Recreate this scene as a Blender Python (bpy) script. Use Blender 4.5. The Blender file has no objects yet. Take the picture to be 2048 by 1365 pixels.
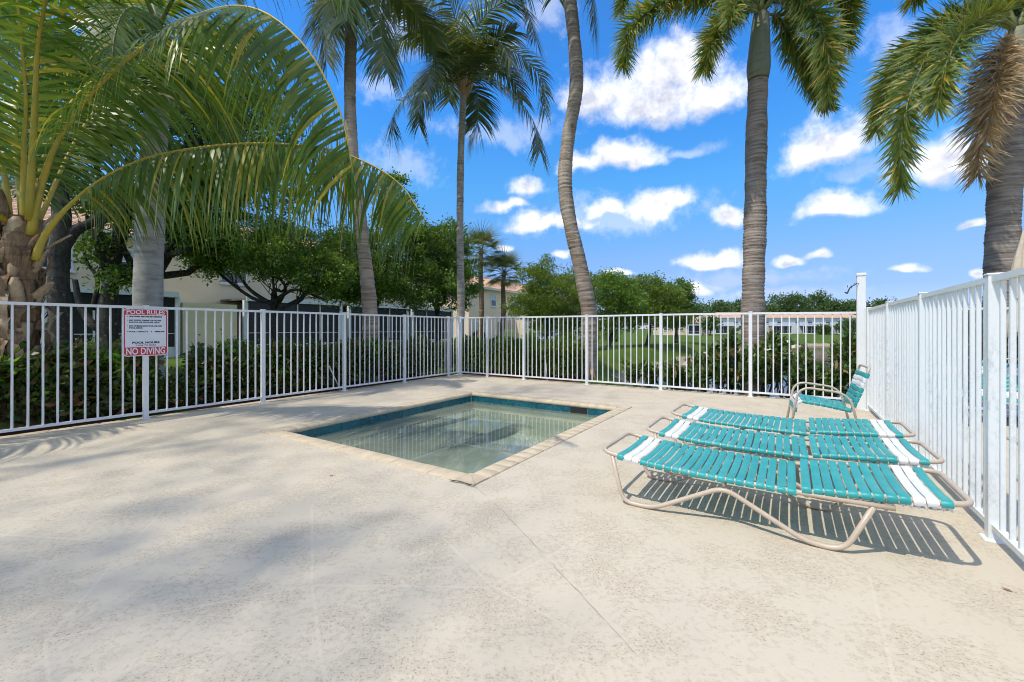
import bpy, bmesh, math, random
import numpy as np
from mathutils import Vector, Matrix

random.seed(7)
S = bpy.context.scene
COL = S.collection
R = math.radians

# ------------------------------------------------------------------ camera
F, HOR, CX, CAMH = 860.0, 658.0, 1024.0, 1.2      # focal length, horizon row and centre column of the 2048 px photograph
cam_d = bpy.data.cameras.new('camera')
cam = bpy.data.objects.new('camera', cam_d)
COL.objects.link(cam)
cam.location = (0, 0, CAMH)
cam.rotation_euler = (R(90), 0, 0)
cam_d.sensor_width = 36
cam_d.lens = F / 2048 * 36
cam_d.shift_y = (HOR - 682.5) / 2048
cam_d.clip_start = 0.05
cam_d.clip_end = 6000
S.camera = cam

# ------------------------------------------------------------------ sun, exposure
SUN_TO = Vector((-0.50, -0.36, 1.0)).normalized()   # towards the sun: behind and to the left of the camera
sun_d = bpy.data.lights.new('sun', 'SUN')
sun_d.energy = 2.0
sun_d.angle = R(0.7)
sun_d.color = (1.0, 0.94, 0.84)
sun = bpy.data.objects.new('sun', sun_d)
COL.objects.link(sun)
sun.rotation_euler = SUN_TO.to_track_quat('Z', 'Y').to_euler()
sun.location = (-10, -8, 20)
S.view_settings.view_transform = 'Standard'
S.view_settings.look = 'None'
S.view_settings.gamma = 1
S.view_settings.exposure = 0.82
S.view_settings.use_curve_mapping = False
S.render.engine = 'CYCLES'
S.cycles.use_denoising = True
S.cycles.filter_width = 1.0
S.cycles.adaptive_threshold = 0.03
S.cycles.max_bounces = 6
S.cycles.diffuse_bounces = 3
S.cycles.transmission_bounces = 4
S.cycles.glossy_bounces = 3
S.cycles.transparent_max_bounces = 12
S.cycles.caustics_reflective = False
S.cycles.caustics_refractive = False

# ------------------------------------------------------------------ node helpers
class NT:
    def __init__(s, tree):
        s.t = tree
    def n(s, typ, **kw):
        nd = s.t.nodes.new(typ)
        for k, v in kw.items():
            setattr(nd, k, v)
        return nd
    def put(s, sock, v):
        if hasattr(v, 'is_linked'):
            s.t.links.new(v, sock)
        elif isinstance(v, (tuple, list)):
            v = tuple(v)
            if sock.type == 'RGBA' and len(v) == 3:
                v = v + (1,)
            sock.default_value = v
        else:
            sock.default_value = v
    def math(s, op, a, b=0.0, c=0.0, clamp=False):
        nd = s.n('ShaderNodeMath', operation=op, use_clamp=clamp)
        for i, v in enumerate((a, b, c)):
            s.put(nd.inputs[i], v)
        return nd.outputs[0]
    def vmath(s, op, a, b=(0, 0, 0), scale=None):
        nd = s.n('ShaderNodeVectorMath', operation=op)
        s.put(nd.inputs[0], a)
        if op not in ('LENGTH', 'NORMALIZE', 'SCALE'):
            s.put(nd.inputs[1], b)
        if scale is not None:
            s.put(nd.inputs['Scale'], scale)
        return nd.outputs['Value'] if op in ('LENGTH', 'DOT_PRODUCT', 'DISTANCE') else nd.outputs['Vector']
    def noise(s, vec, scale, detail=4, rough=0.55, dist=0.0, col=False):
        nd = s.n('ShaderNodeTexNoise')
        if vec is not None:
            s.put(nd.inputs['Vector'], vec)
        s.put(nd.inputs['Scale'], scale)
        s.put(nd.inputs['Detail'], detail)
        s.put(nd.inputs['Roughness'], rough)
        s.put(nd.inputs['Distortion'], dist)
        return nd.outputs['Color' if col else 'Fac']
    def rng(s, v, a, b, c=0.0, d=1.0, smooth=True):
        nd = s.n('ShaderNodeMapRange', interpolation_type='SMOOTHSTEP' if smooth else 'LINEAR')
        for i, x in enumerate((v, a, b, c, d)):
            s.put(nd.inputs[i], x)
        return nd.outputs[0]
    def mix(s, f, a, b, blend='MIX'):
        nd = s.n('ShaderNodeMix', data_type='RGBA', blend_type=blend)
        s.put(nd.inputs[0], f)
        s.put(nd.inputs[6], a)
        s.put(nd.inputs[7], b)
        return nd.outputs[2]
    def mapping(s, vec, scale=(1, 1, 1), loc=(0, 0, 0), rot=(0, 0, 0)):
        nd = s.n('ShaderNodeMapping')
        s.put(nd.inputs['Vector'], vec)
        nd.inputs['Scale'].default_value = scale
        nd.inputs['Location'].default_value = loc
        nd.inputs['Rotation'].default_value = rot
        return nd.outputs[0]
    def bump(s, h, strength=0.3, dist=0.02):
        nd = s.n('ShaderNodeBump')
        nd.inputs['Strength'].default_value = strength
        nd.inputs['Distance'].default_value = dist
        s.put(nd.inputs['Height'], h)
        return nd.outputs[0]

# ------------------------------------------------------------------ world: sky with clouds
def build_world():
    w = bpy.data.worlds.new('World')
    S.world = w
    w.use_nodes = True
    w.node_tree.nodes.clear()
    t = NT(w.node_tree)
    out = t.n('ShaderNodeOutputWorld')
    bg = t.n('ShaderNodeBackground')
    bg.inputs['Strength'].default_value = 0.15
    sky = t.n('ShaderNodeTexSky', sky_type='NISHITA')
    sky.sun_disc = False
    sky.sun_elevation = math.asin(SUN_TO.z)
    sky.sun_rotation = math.atan2(SUN_TO.x, SUN_TO.y)
    sky.air_density = 1.0
    sky.dust_density = 0.15
    sky.ozone_density = 2.0
    hs = t.n('ShaderNodeHueSaturation')
    hs.inputs['Hue'].default_value = 0.495
    hs.inputs['Saturation'].default_value = 1.12
    hs.inputs['Value'].default_value = SKY_V
    t.put(hs.inputs['Color'], t.mix(1.0, sky.outputs[0], SKY_TINT, 'MULTIPLY'))
    tc = t.n('ShaderNodeTexCoord')
    d = t.vmath('NORMALIZE', tc.outputs['Generated'])
    # warp the direction a little so that cloud edges billow
    wn = t.noise(d, 9.0, 2, 0.6, col=True)
    wv = t.vmath('SCALE', t.vmath('SUBTRACT', wn, (0.5, 0.5, 0.5)), scale=0.075)
    dw = t.vmath('NORMALIZE', t.vmath('ADD', d, wv))
    sp = t.n('ShaderNodeSeparateXYZ')
    t.put(sp.inputs[0], dw)
    az = t.math('ARCTAN2', sp.outputs[0], sp.outputs[1])
    el = t.math('ARCSINE', sp.outputs[2])
    cae = t.n('ShaderNodeCombineXYZ')
    t.put(cae.inputs[0], az)
    t.put(cae.inputs[1], el)
    t.put(cae.inputs[2], el)
    ae = cae.outputs[0]
    def field(blobs, lift=0.0):
        acc = None
        for (px, py, rx, ru, rd, wgt) in blobs:
            a = math.atan((px - CX) / F)
            r = math.hypot(F, px - CX)
            e = math.atan((HOR - py) / r) - lift
            ra, ru, rd = rx / r * math.cos(a), ru / r, rd / r
            ra, ru, rd = ra * wgt, ru * wgt, rd * wgt
            nd = t.n('ShaderNodeVectorMath', operation='MULTIPLY_ADD')
            t.put(nd.inputs[0], ae)
            t.put(nd.inputs[1], (1 / ra, 1 / ru, -1 / rd))
            t.put(nd.inputs[2], (-a / ra, -e / ru, e / rd))
            v = t.vmath('LENGTH', t.vmath('MAXIMUM', nd.outputs[0], (-1e6, 0, 0)))
            acc = v if acc is None else t.math('SMOOTH_MIN', acc, v, 0.25)
        return t.math('SUBTRACT', 1.0, acc)
    thick = [(1360, 130, 105, 55, 45, 1), (1190, 200, 100, 60, 38, 1), (1330, 210, 160, 75, 42, 1.1), (1430, 205, 70, 50, 34, 1),
             (1245, 322, 105, 40, 22, 1), (1150, 330, 60, 22, 14, .9), (1660, 300, 115, 70, 36, 1.05), (1900, 320, 95, 60, 44, 1),
             (1650, 428, 95, 46, 20, 1), (1450, 440, 50, 26, 18, 1), (1425, 530, 78, 32, 15, 1), (1060, 375, 60, 30, 26, .95),
             (1010, 412, 70, 24, 18, .85), (1100, 450, 110, 28, 16, 1), (1325, 420, 72, 38, 22, 1), (1215, 425, 70, 24, 14, .85),
             (1580, 528, 45, 16, 9, .85), (1640, 514, 38, 14, 9, .85), (1825, 543, 50, 18, 10, .95), (1930, 462, 46, 18, 11, .9),
             (1390, 583, 34, 18, 12, 1), (1965, 553, 26, 14, 10, .9), (2075, 320, 90, 80, 60, 1), (1010, 500, 22, 14, 10, .8),
             (1230, 545, 40, 10, 6, .8), (1135, 510, 20, 12, 10, .8)]
    thin = [(805, 330, 100, 50, 40, 1), (1010, 275, 170, 40, 26, 1), (790, 40, 75, 90, 80, 1), (1095, 30, 70, 50, 45, 1),
            (1765, 95, 60, 45, 35, 1), (760, 190, 90, 40, 40, .8), (1370, 300, 130, 16, 14, .8), (1000, 110, 90, 40, 60, .8),
            (1200, 440, 300, 60, 40, .9), (1500, 560, 260, 30, 30, .8), (1720, 350, 160, 40, 30, .9), (1560, 590, 300, 24, 24, .7)]
    f1, f2 = field(thick), field(thin)
    f_up = field(thick[:12], 0.022)              # the same clouds sampled a little higher: tells base from top
    n_big = t.noise(d, 10.0, 6, 0.62)
    n_fine = t.noise(d, 40.0, 4, 0.62)
    nn = t.math('ADD', t.math('MULTIPLY_ADD', n_big, 1.15, -0.575), t.math('MULTIPLY_ADD', n_fine, 0.5, -0.25))
    m1 = t.rng(t.math('ADD', f1, nn), -0.10, 0.72)
    m2 = t.math('MULTIPLY', t.rng(t.math('ADD', f2, t.math('MULTIPLY', nn, 1.5)), 0.0, 0.9), 0.34)
    # sky goes on all round: unseen clouds outside these, made thicker for fill light
    sp2 = t.n('ShaderNodeSeparateXYZ')
    t.put(sp2.inputs[0], d)
    aza = t.math('ABSOLUTE', t.math('ARCTAN2', sp2.outputs[0], sp2.outputs[1]))
    away = t.math('MAXIMUM', t.rng(aza, 0.90, 1.05), t.rng(sp2.outputs[2], 0.60, 0.72))
    stretched = t.mapping(d, (3.2, 3.2, 8.0))
    gen = t.noise(stretched, 1.0, 4, 0.6)
    m3 = t.math('MULTIPLY', t.math('MULTIPLY', t.rng(gen, 0.455, 0.60), away), t.rng(sp2.outputs[2], 0.0, 0.1))
    m = t.math('MAXIMUM', t.math('MAXIMUM', m1, m2), m3)
    # cloud body: light tops, lavender grey folds
    d2 = t.vmath('ADD', d, (-0.012, -0.01, 0.022))
    rel = t.math('SUBTRACT', n_big, t.noise(d2, 10.0, 4, 0.62))
    lit = t.math('MULTIPLY_ADD', rel, 4.2, 0.56, clamp=True)
    body = t.mix(lit, (0.50, 0.525, 0.63), (0.93, 0.93, 0.93))
    base_ = t.rng(t.math('SUBTRACT', f_up, f1), 0.02, 0.45)
    body = t.mix(t.rng(f1, 0.2, 0.8), (0.86, 0.87, 0.90), body)
    body = t.mix(t.math('MULTIPLY', base_, 0.62), body, (0.44, 0.47, 0.58))
    cl = t.vmath('SCALE', body, scale=CLOUD_K)
    ramp = t.n('ShaderNodeValToRGB')               # clear saturated blue overhead, hazier pale blue low down
    cr = ramp.color_ramp
    stops = [(0.0, (.40, .54, .78)), (.08, (.40, .54, .78)), (.15, (.52, .70, .84)), (.31, (.46, 1.06, 1.16)), (.48, (.34, 1.10, 1.46)), (1.0, (.70, 1.05, 1.2))]
    while len(cr.elements) < len(stops):
        cr.elements.new(0.5)
    for el_, (pos, c) in zip(cr.elements, stops):
        el_.position = pos
        el_.color = (*[x / 1.66 for x in c], 1)
    t.put(ramp.inputs[0], sp2.outputs[2])
    blue = t.vmath('SCALE', t.mix(1.0, hs.outputs[0], ramp.outputs[0], 'MULTIPLY'), scale=1.5)
    t.put(bg.inputs['Color'], t.mix(m, blue, cl))
    w.node_tree.links.new(bg.outputs[0], out.inputs[0])
    w.cycles.sampling_method = 'MANUAL'
    w.cycles.sample_map_resolution = 1024
SKY_V, CLOUD_K, SKY_TINT = 1.0, 5.2, (0.80, 0.70, 0.80)
build_world()

# ------------------------------------------------------------------ frame of the pool terrace
TH = R(-32.9)
C0 = Vector((-1.36, 11.2, 0))                    # the corner of the left and the back fence
EV = Vector((math.cos(TH), math.sin(TH), 0))     # along the back fence, to the right
EU = Vector((-math.sin(TH), math.cos(TH), 0))    # along the side fences, away from the camera
def E(a, b, z=0.0):
    return C0 + EV * a + EU * b + Vector((0, 0, z))
def at(px, py, Y):
    return Vector(((px - CX) / F * Y, Y, CAMH + (HOR - py) / F * Y))
def gr(px, py, z=0.0):
    Y = F * (CAMH - z) / (py - HOR)
    return Vector(((px - CX) / F * Y, Y, z))

# ------------------------------------------------------------------ materials
MATS = {}
def new_mat(name):
    m = bpy.data.materials.new(name)
    m.use_nodes = True
    m.node_tree.nodes.clear()
    t = NT(m.node_tree)
    o = t.n('ShaderNodeOutputMaterial')
    MATS[name] = m
    return m, t, o
def principled(t, o, color, rough=0.6, spec=0.4, metal=0.0, normal=None, coat=0.0):
    p = t.n('ShaderNodeBsdfPrincipled')
    t.put(p.inputs['Base Color'], color)
    t.put(p.inputs['Roughness'], rough)
    t.put(p.inputs['Specular IOR Level'], spec)
    t.put(p.inputs['Metallic'], metal)
    if coat:
        t.put(p.inputs['Coat Weight'], coat)
    if normal is not None:
        t.put(p.inputs['Normal'], normal)
    t.t.links.new(p.outputs[0], o.inputs[0])
    return p
def obj_co(t):
    return t.n('ShaderNodeTexCoord').outputs['Object']
def geo_pos(t):
    return t.n('ShaderNodeNewGeometry').outputs['Position']
def rand_obj(t):
    return t.n('ShaderNodeObjectInfo').outputs['Random']
def simple(name, c1, c2=None, rough=0.6, spec=0.4, scale=8.0, bump=0.0, bscale=40.0, stretch=(1, 1, 1), metal=0.0, coat=0.0, vary=0.0):
    """a surface of one kind: two tones mixed by noise, fine relief, a little difference from piece to piece"""
    m, t, o = new_mat(name)
    co = t.mapping(geo_pos(t), stretch)
    c2 = c2 or tuple(x * 0.82 for x in c1)
    c = t.mix(t.rng(t.noise(co, scale, 5, 0.6), 0.35, 0.65), c1, c2)
    if vary:
        c = t.mix(t.math('MULTIPLY', rand_obj(t), vary), c, tuple(x * 0.45 for x in c2))
    nrm = t.bump(t.noise(co, bscale, 4, 0.6), bump, 0.01) if bump else None
    principled(t, o, c, rough, spec, metal, nrm, coat)
    return m
def leaf_mat(name, c1, c2, c3=None, trans=0.35, rough=0.45, spec=0.35, patch=0.0):
    m, t, o = new_mat(name)
    g = t.n('ShaderNodeNewGeometry')
    r = t.math('FRACT', t.math('ADD', g.outputs['Random Per Island'], rand_obj(t)))
    c = t.mix(r, c1, c2)
    if c3:
        c = t.mix(t.rng(r, 0.86, 0.93), c, c3)
    if patch:
        c = t.mix(t.math('MULTIPLY', t.rng(t.noise(g.outputs['Position'], 1.3, 3, 0.5), 0.45, 0.65), patch), c, c2)
    p = t.n('ShaderNodeBsdfPrincipled')
    t.put(p.inputs['Base Color'], c)
    t.put(p.inputs['Roughness'], rough)
    t.put(p.inputs['Specular IOR Level'], spec)
    tr = t.n('ShaderNodeBsdfTranslucent')
    t.put(tr.inputs['Color'], t.mix(1.0, c, (1.5, 1.45, 0.6), 'MULTIPLY'))
    mx = t.n('ShaderNodeMixShader')
    mx.inputs[0].default_value = trans
    m.node_tree.links.new(p.outputs[0], mx.inputs[1])
    m.node_tree.links.new(tr.outputs[0], mx.inputs[2])
    m.node_tree.links.new(mx.outputs[0], o.inputs[0])
    return m

# ------------------------------------------------------------------ mesh helpers
class MB:
    """collects shapes; build() links them as one mesh object"""
    def __init__(s):
        s.v, s.f, s.sm = [], [], []
    def add(s, verts, faces, smooth=False):
        k = len(s.v)
        s.v += [tuple(p) for p in verts]
        s.f += [tuple(i + k for i in f) for f in faces]
        s.sm += [smooth] * len(faces)
        return s
    def box(s, lo, hi, M=None):
        x0, y0, z0 = lo
        x1, y1, z1 = hi
        v = [Vector(p) for p in ((x0, y0, z0), (x1, y0, z0), (x1, y1, z0), (x0, y1, z0), (x0, y0, z1), (x1, y0, z1), (x1, y1, z1), (x0, y1, z1))]
        if M is not None:
            v = [M @ p for p in v]
        return s.add(v, [(0, 3, 2, 1), (4, 5, 6, 7), (0, 1, 5, 4), (1, 2, 6, 5), (2, 3, 7, 6), (3, 0, 4, 7)])
    def cbox(s, lo, hi, c=0.004):
        """box with chamfered vertical and top edges"""
        x0, y0, z0 = lo
        x1, y1, z1 = hi
        def ring(d, z):
            return [(x0 + d + c, y0 + d, z), (x1 - d - c, y0 + d, z), (x1 - d, y0 + d + c, z), (x1 - d, y1 - d - c, z),
                    (x1 - d - c, y1 - d, z), (x0 + d + c, y1 - d, z), (x0 + d, y1 - d - c, z), (x0 + d, y0 + d + c, z)]
        v = ring(0, z0) + ring(0, z1 - c) + ring(c, z1)
        f = [tuple(range(7, -1, -1)), tuple(range(16, 24))]
        for k in (0, 8):
            for i in range(8):
                j = (i + 1) % 8
                f.append((k + i, k + j, k + 8 + j, k + 8 + i))
        return s.add(v, f)
    def tube(s, pts, r, n=8, closed=False, cap=True):
        pts = [Vector(p) for p in pts]
        m = len(pts)
        rr = list(r) if hasattr(r, '__len__') else [r] * m
        v, f = [], []
        prev = None
        for i, p in enumerate(pts):
            if closed:
                tg = pts[(i + 1) % m] - pts[i - 1]
            else:
                tg = pts[min(i + 1, m - 1)] - pts[max(i - 1, 0)]
            tg = tg.normalized() if tg.length > 1e-9 else Vector((0, 0, 1))
            if prev is None:
                up = Vector((0, 0, 1)) if abs(tg.z) < 0.9 else Vector((1, 0, 0))
                prev = tg.cross(up).normalized()
            x = (prev - tg * prev.dot(tg))
            x = x.normalized() if x.length > 1e-6 else tg.orthogonal().normalized()
            prev = x
            y = tg.cross(x)
            for k in range(n):
                a = 2 * math.pi * k / n
                v.append(p + (x * math.cos(a) + y * math.sin(a)) * rr[i])
        for i in range(m if closed else m - 1):
            j = (i + 1) % m
            for k in range(n):
                l = (k + 1) % n
                f.append((i * n + k, i * n + l, j * n + l, j * n + k))
        s.add(v, f, True)
        if cap and not closed:
            s.f += [tuple(len(s.v) - len(v) + k for k in range(n - 1, -1, -1)), tuple(len(s.v) - n + k for k in range(n))]
            s.sm += [False, False]
        return s
    def prism(s, poly, z0, z1):
        n = len(poly)
        v = [(x, y, z0) for x, y in poly] + [(x, y, z1) for x, y in poly]
        f = [tuple(range(n - 1, -1, -1)), tuple(range(n, 2 * n))]
        f += [(i, (i + 1) % n, n + (i + 1) % n, n + i) for i in range(n)]
        return s.add(v, f)
    def mesh(s, name):
        me = bpy.data.meshes.new(name)
        me.from_pydata(s.v, [], s.f)
        me.polygons.foreach_set('use_smooth', s.sm)
        me.update()
        return me
    def build(s, name, mat, parent=None, loc=None, rotz=None):
        return link(name, s.mesh(name), mat, parent, loc, rotz)
def link(name, me, mat=None, parent=None, loc=None, rotz=None):
    if mat is not None and not me.materials:
        me.materials.append(MATS[mat])
    o = bpy.data.objects.new(name, me)
    COL.objects.link(o)
    if parent is not None:
        o.parent = parent
    if loc is not None:
        o.location = loc
    if rotz is not None:
        o.rotation_euler = (0, 0, rotz)
    return o
def np_mesh(name, verts, faces, smooth=False):
    """verts (N,3), faces (M,k) as numpy arrays"""
    me = bpy.data.meshes.new(name)
    verts = np.ascontiguousarray(verts, dtype=np.float32)
    faces = np.ascontiguousarray(faces, dtype=np.int32)
    k = faces.shape[1]
    me.vertices.add(len(verts))
    me.vertices.foreach_set('co', verts.ravel())
    me.loops.add(faces.size)
    me.loops.foreach_set('vertex_index', faces.ravel())
    me.polygons.add(len(faces))
    me.polygons.foreach_set('loop_start', np.arange(0, faces.size, k, dtype=np.int32))
    if smooth:
        me.polygons.foreach_set('use_smooth', np.ones(len(faces), dtype=bool))
    me.update(calc_edges=True)
    return me
def tag(o, label=None, cat=None, group=None, kind=None):
    if label: o['label'] = label
    if cat: o['category'] = cat
    if group: o['group'] = group
    if kind: o['kind'] = kind
    return o
def thing(name, label, cat, loc=(0, 0, 0), rotz=0.0, group=None):
    o = bpy.data.objects.new(name, None)
    COL.objects.link(o)
    o.location = loc
    o.rotation_euler = (0, 0, rotz)
    o.empty_display_size = 0.2
    return tag(o, label, cat, group)
def copy_tree(o, parent=None):
    c = o.copy()
    COL.objects.link(c)
    c.parent = parent
    for ch in list(o.children):
        copy_tree(ch, c)
    return c
def catmull(pts, per=8):
    pts = [Vector(p) for p in pts]
    q = [pts[0] * 2 - pts[1]] + pts + [pts[-1] * 2 - pts[-2]]
    out = []
    for i in range(1, len(q) - 2):
        p0, p1, p2, p3 = q[i - 1:i + 3]
        for k in range(per):
            t = k / per
            out.append(0.5 * ((2 * p1) + (p2 - p0) * t + (2 * p0 - 5 * p1 + 4 * p2 - p3) * t * t + (3 * p1 - p0 - 3 * p2 + p3) * t ** 3))
    out.append(pts[-1])
    return out
def rounded(pts, r, n=4, closed=False):
    """polyline with its corners rounded"""
    pts = [Vector(p) for p in pts]
    out = []
    m = len(pts)
    for i, p in enumerate(pts):
        if not closed and i in (0, m - 1):
            out.append(p)
            continue
        a, b = pts[i - 1] - p, pts[(i + 1) % m] - p
        ra = min(r, a.length * 0.48)
        rb = min(r, b.length * 0.48)
        s, e = p + a.normalized() * ra, p + b.normalized() * rb
        for k in range(n + 1):
            t = k / n
            out.append(s * (1 - t) ** 2 + p * 2 * t * (1 - t) + e * t * t)
    return out

# ------------------------------------------------------------------ materials of the place
WHITE = simple('white_paint', (0.80, 0.80, 0.78), (0.74, 0.75, 0.73), 0.45, 0.4, 3.0, vary=0.06)
def weathered_paint():
    m, t, o = new_mat('weathered_paint')
    p = geo_pos(t)
    n1 = t.noise(t.mapping(p, (9, 9, 4.5)), 4.0, 6, 0.75)
    n2 = t.noise(t.mapping(p, (3, 3, 1.0)), 1.3, 3, 0.5)
    sp = t.n('ShaderNodeSeparateXYZ')
    t.put(sp.inputs[0], p)
    f = t.math('MULTIPLY', t.rng(n1, 0.44, 0.66), t.rng(n2, 0.36, 0.62))
    f = t.math('MULTIPLY', f, t.rng(sp.outputs[2], 1.35, 0.9))
    f = t.math('MULTIPLY', f, t.math('MULTIPLY_ADD', rand_obj(t), 0.8, 0.25))
    c = t.mix(f, (0.78, 0.80, 0.77), (0.52, 0.55, 0.555))
    principled(t, o, c, 0.5, 0.35, 0, t.bump(n1, 0.15, 0.004))
weathered_paint()
simple('beige_tube', (0.58, 0.47, 0.35), (0.53, 0.43, 0.32), 0.35, 0.5, 6.0)
simple('teal_strap', (0.024, 0.330, 0.318), (0.046, 0.385, 0.368), 0.42, 0.45, 7.0, vary=0.16)
simple('white_strap', (0.82, 0.81, 0.79), (0.76, 0.76, 0.74), 0.4, 0.5, 7.0, vary=0.04)
simple('coping_stone', (0.66, 0.54, 0.37), (0.58, 0.47, 0.32), 0.75, 0.25, 9.0, 0.5, 60.0, vary=0.09)
simple('grout', (0.50, 0.44, 0.35), (0.42, 0.37, 0.30), 0.9, 0.1, 20.0, 0.4, 90.0)
simple('pool_plaster', (0.60, 0.62, 0.50), (0.52, 0.55, 0.44), 0.8, 0.2, 2.5, 0.2, 30.0)
simple('rubber_and_recess_black', (0.012, 0.013, 0.014), (0.02, 0.02, 0.02), 0.6)
simple('dark_metal', (0.05, 0.055, 0.06), (0.08, 0.08, 0.08), 0.5, 0.4)
simple('drain_white', (0.78, 0.82, 0.82), (0.70, 0.75, 0.76), 0.5)
simple('canvas', (0.66, 0.57, 0.44), (0.58, 0.49, 0.37), 0.9, 0.1, 12.0, 0.3, 80.0)
simple('mulch', (0.16, 0.055, 0.032), (0.075, 0.032, 0.022), 0.95, 0.1, 26.0, 1.0, 45.0)
simple('rock', (0.55, 0.46, 0.36), (0.36, 0.30, 0.24), 0.9, 0.2, 3.0, 0.8, 14.0, vary=0.2)
simple('cream_stucco', (0.80, 0.68, 0.45), (0.76, 0.64, 0.42), 0.9, 0.15, 1.2, 0.3, 60.0)
simple('peach_stucco', (0.84, 0.66, 0.46), (0.80, 0.62, 0.43), 0.9, 0.15, 1.0, 0.3, 60.0)
simple('white_stucco', (0.78, 0.78, 0.77), (0.72, 0.72, 0.72), 0.9, 0.15, 0.3)
simple('roof_tile', (0.66, 0.42, 0.27), (0.52, 0.31, 0.20), 0.85, 0.2, 1.6, vary=0.1)
simple('trim_white', (0.78, 0.78, 0.76), (0.72, 0.72, 0.70), 0.6)
simple('screen_dark', (0.012, 0.014, 0.015), (0.022, 0.024, 0.026), 0.35, 0.4)
simple('window_glass', (0.05, 0.065, 0.08), (0.09, 0.11, 0.13), 0.08, 0.6)
simple('blind', (0.55, 0.58, 0.58), (0.48, 0.51, 0.52), 0.5)
simple('shutter_grey', (0.16, 0.17, 0.16), (0.2, 0.2, 0.19), 0.6)
simple('roof_grey', (0.10, 0.095, 0.085), (0.14, 0.13, 0.12), 0.8)
simple('red_print', (0.62, 0.035, 0.055), (0.55, 0.04, 0.06), 0.4)
simple('sign_white', (0.78, 0.79, 0.80), (0.74, 0.75, 0.77), 0.4)
simple('navy_print', (0.03, 0.05, 0.13), (0.05, 0.06, 0.12), 0.5)
simple('dry_leaf', (0.34, 0.19, 0.08), (0.20, 0.11, 0.05), 0.8)
simple('blue_wire', (0.025, 0.04, 0.07), (0.05, 0.06, 0.09), 0.4)
simple('limestone_sand', (0.60, 0.48, 0.33), (0.48, 0.38, 0.26), 0.95, 0.1, 1.5, 0.4, 10.0)

def tile_material():
    m, t, o = new_mat('teal_tile')
    p = geo_pos(t)
    r = rand_obj(t)
    c = t.mix(r, (0.008, 0.085, 0.115), (0.012, 0.135, 0.165))
    c = t.mix(t.rng(t.noise(p, 22, 4, 0.6), 0.5, 0.75), c, (0.035, 0.22, 0.24))
    principled(t, o, c, 0.18, 0.55, 0, t.bump(t.noise(p, 30, 3, 0.5), 0.08, 0.01))
tile_material()

def bark(name, c1, c2, c3, vert=6.0, horiz=6.0, rough=0.9, b=0.9, spots=None):
    m, t, o = new_mat(name)
    p = obj_co(t)
    n1 = t.noise(t.mapping(p, (horiz, horiz, vert)), 1.0, 6, 0.65)
    n2 = t.noise(p, 1.4, 3, 0.5)
    c = t.mix(t.rng(n1, 0.35, 0.66), c1, c2)
    c = t.mix(t.math('MULTIPLY', t.rng(n2, 0.45, 0.7), 0.6), c, c3)
    band = t.noise(t.mapping(p, (1.6, 1.6, 11.0)), 1.0, 4, 0.6)       # old leaf scars and damp stains, unevenly spread
    c = t.mix(t.math('MULTIPLY', t.rng(band, 0.56, 0.66), 0.5), c, tuple(x * 0.5 for x in c2))
    c = t.mix(t.math('MULTIPLY', t.rng(t.noise(t.mapping(p, (3.0, 3.0, 0.5)), 1.0, 4, 0.6), 0.52, 0.7), 0.45), c, tuple(min(1, x * 1.25) for x in c3))
    if spots:
        c = t.mix(t.rng(t.noise(p, 9.0, 5, 0.6), 0.60, 0.68), c, spots)
    principled(t, o, c, rough, 0.2, 0, t.bump(n1, b, 0.02))
bark('palm_bark', (0.39, 0.31, 0.23), (0.20, 0.15, 0.11), (0.46, 0.385, 0.30), 26.0, 2.0)
bark('pale_palm_bark', (0.44, 0.38, 0.30), (0.26, 0.22, 0.17), (0.52, 0.47, 0.39), 22.0, 3.0, spots=(0.50, 0.48, 0.42))
bark('grey_palm_bark', (0.44, 0.41, 0.37), (0.32, 0.295, 0.265), (0.52, 0.49, 0.44), 14.0, 3.0, b=0.4)
bark('dark_bark', (0.075, 0.065, 0.055), (0.035, 0.03, 0.026), (0.11, 0.105, 0.085), 5.0, 16.0, spots=(0.16, 0.16, 0.13))
bark('foxtail_bark', (0.37, 0.305, 0.245), (0.19, 0.15, 0.12), (0.42, 0.355, 0.29), 30.0, 2.5)
bark('crownshaft', (0.23, 0.245, 0.165), (0.19, 0.20, 0.13), (0.28, 0.27, 0.19), 2.0, 9.0, 0.5, 0.1)
bark('palm_boot', (0.52, 0.38, 0.235), (0.33, 0.22, 0.125), (0.62, 0.49, 0.33), 3.0, 26.0, 0.85, 0.6)
bark('palm_fibre', (0.27, 0.175, 0.10), (0.14, 0.088, 0.05), (0.36, 0.25, 0.155), 6.0, 40.0, 0.95, 1.0)
simple('yellow_petiole', (0.50, 0.36, 0.045), (0.36, 0.31, 0.05), 0.45, 0.4, 3.0)
simple('green_petiole', (0.15, 0.19, 0.05), (0.22, 0.21, 0.06), 0.5, 0.4, 3.0)
leaf_mat('coconut_leaf', (0.072, 0.150, 0.022), (0.190, 0.255, 0.040), (0.44, 0.37, 0.06), 0.40, 0.34, 0.5)
leaf_mat('far_coconut_leaf', (0.075, 0.125, 0.040), (0.150, 0.195, 0.075), (0.30, 0.27, 0.09), 0.24, 0.30, 0.65)
leaf_mat('foxtail_leaf', (0.097, 0.176, 0.039), (0.263, 0.290, 0.057), (0.597, 0.421, 0.078), 0.30, 0.4, 0.45)
leaf_mat('dead_leaf', (0.56, 0.40, 0.24), (0.36, 0.24, 0.13), (0.66, 0.51, 0.33), 0.25, 0.8, 0.2)
leaf_mat('oak_leaf', (0.070, 0.144, 0.026), (0.155, 0.246, 0.044), (0.242, 0.330, 0.066), 0.32, patch=0.6)
leaf_mat('light_leaf', (0.094, 0.164, 0.026), (0.184, 0.258, 0.041), (0.296, 0.312, 0.062), 0.38, patch=0.6)
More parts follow.
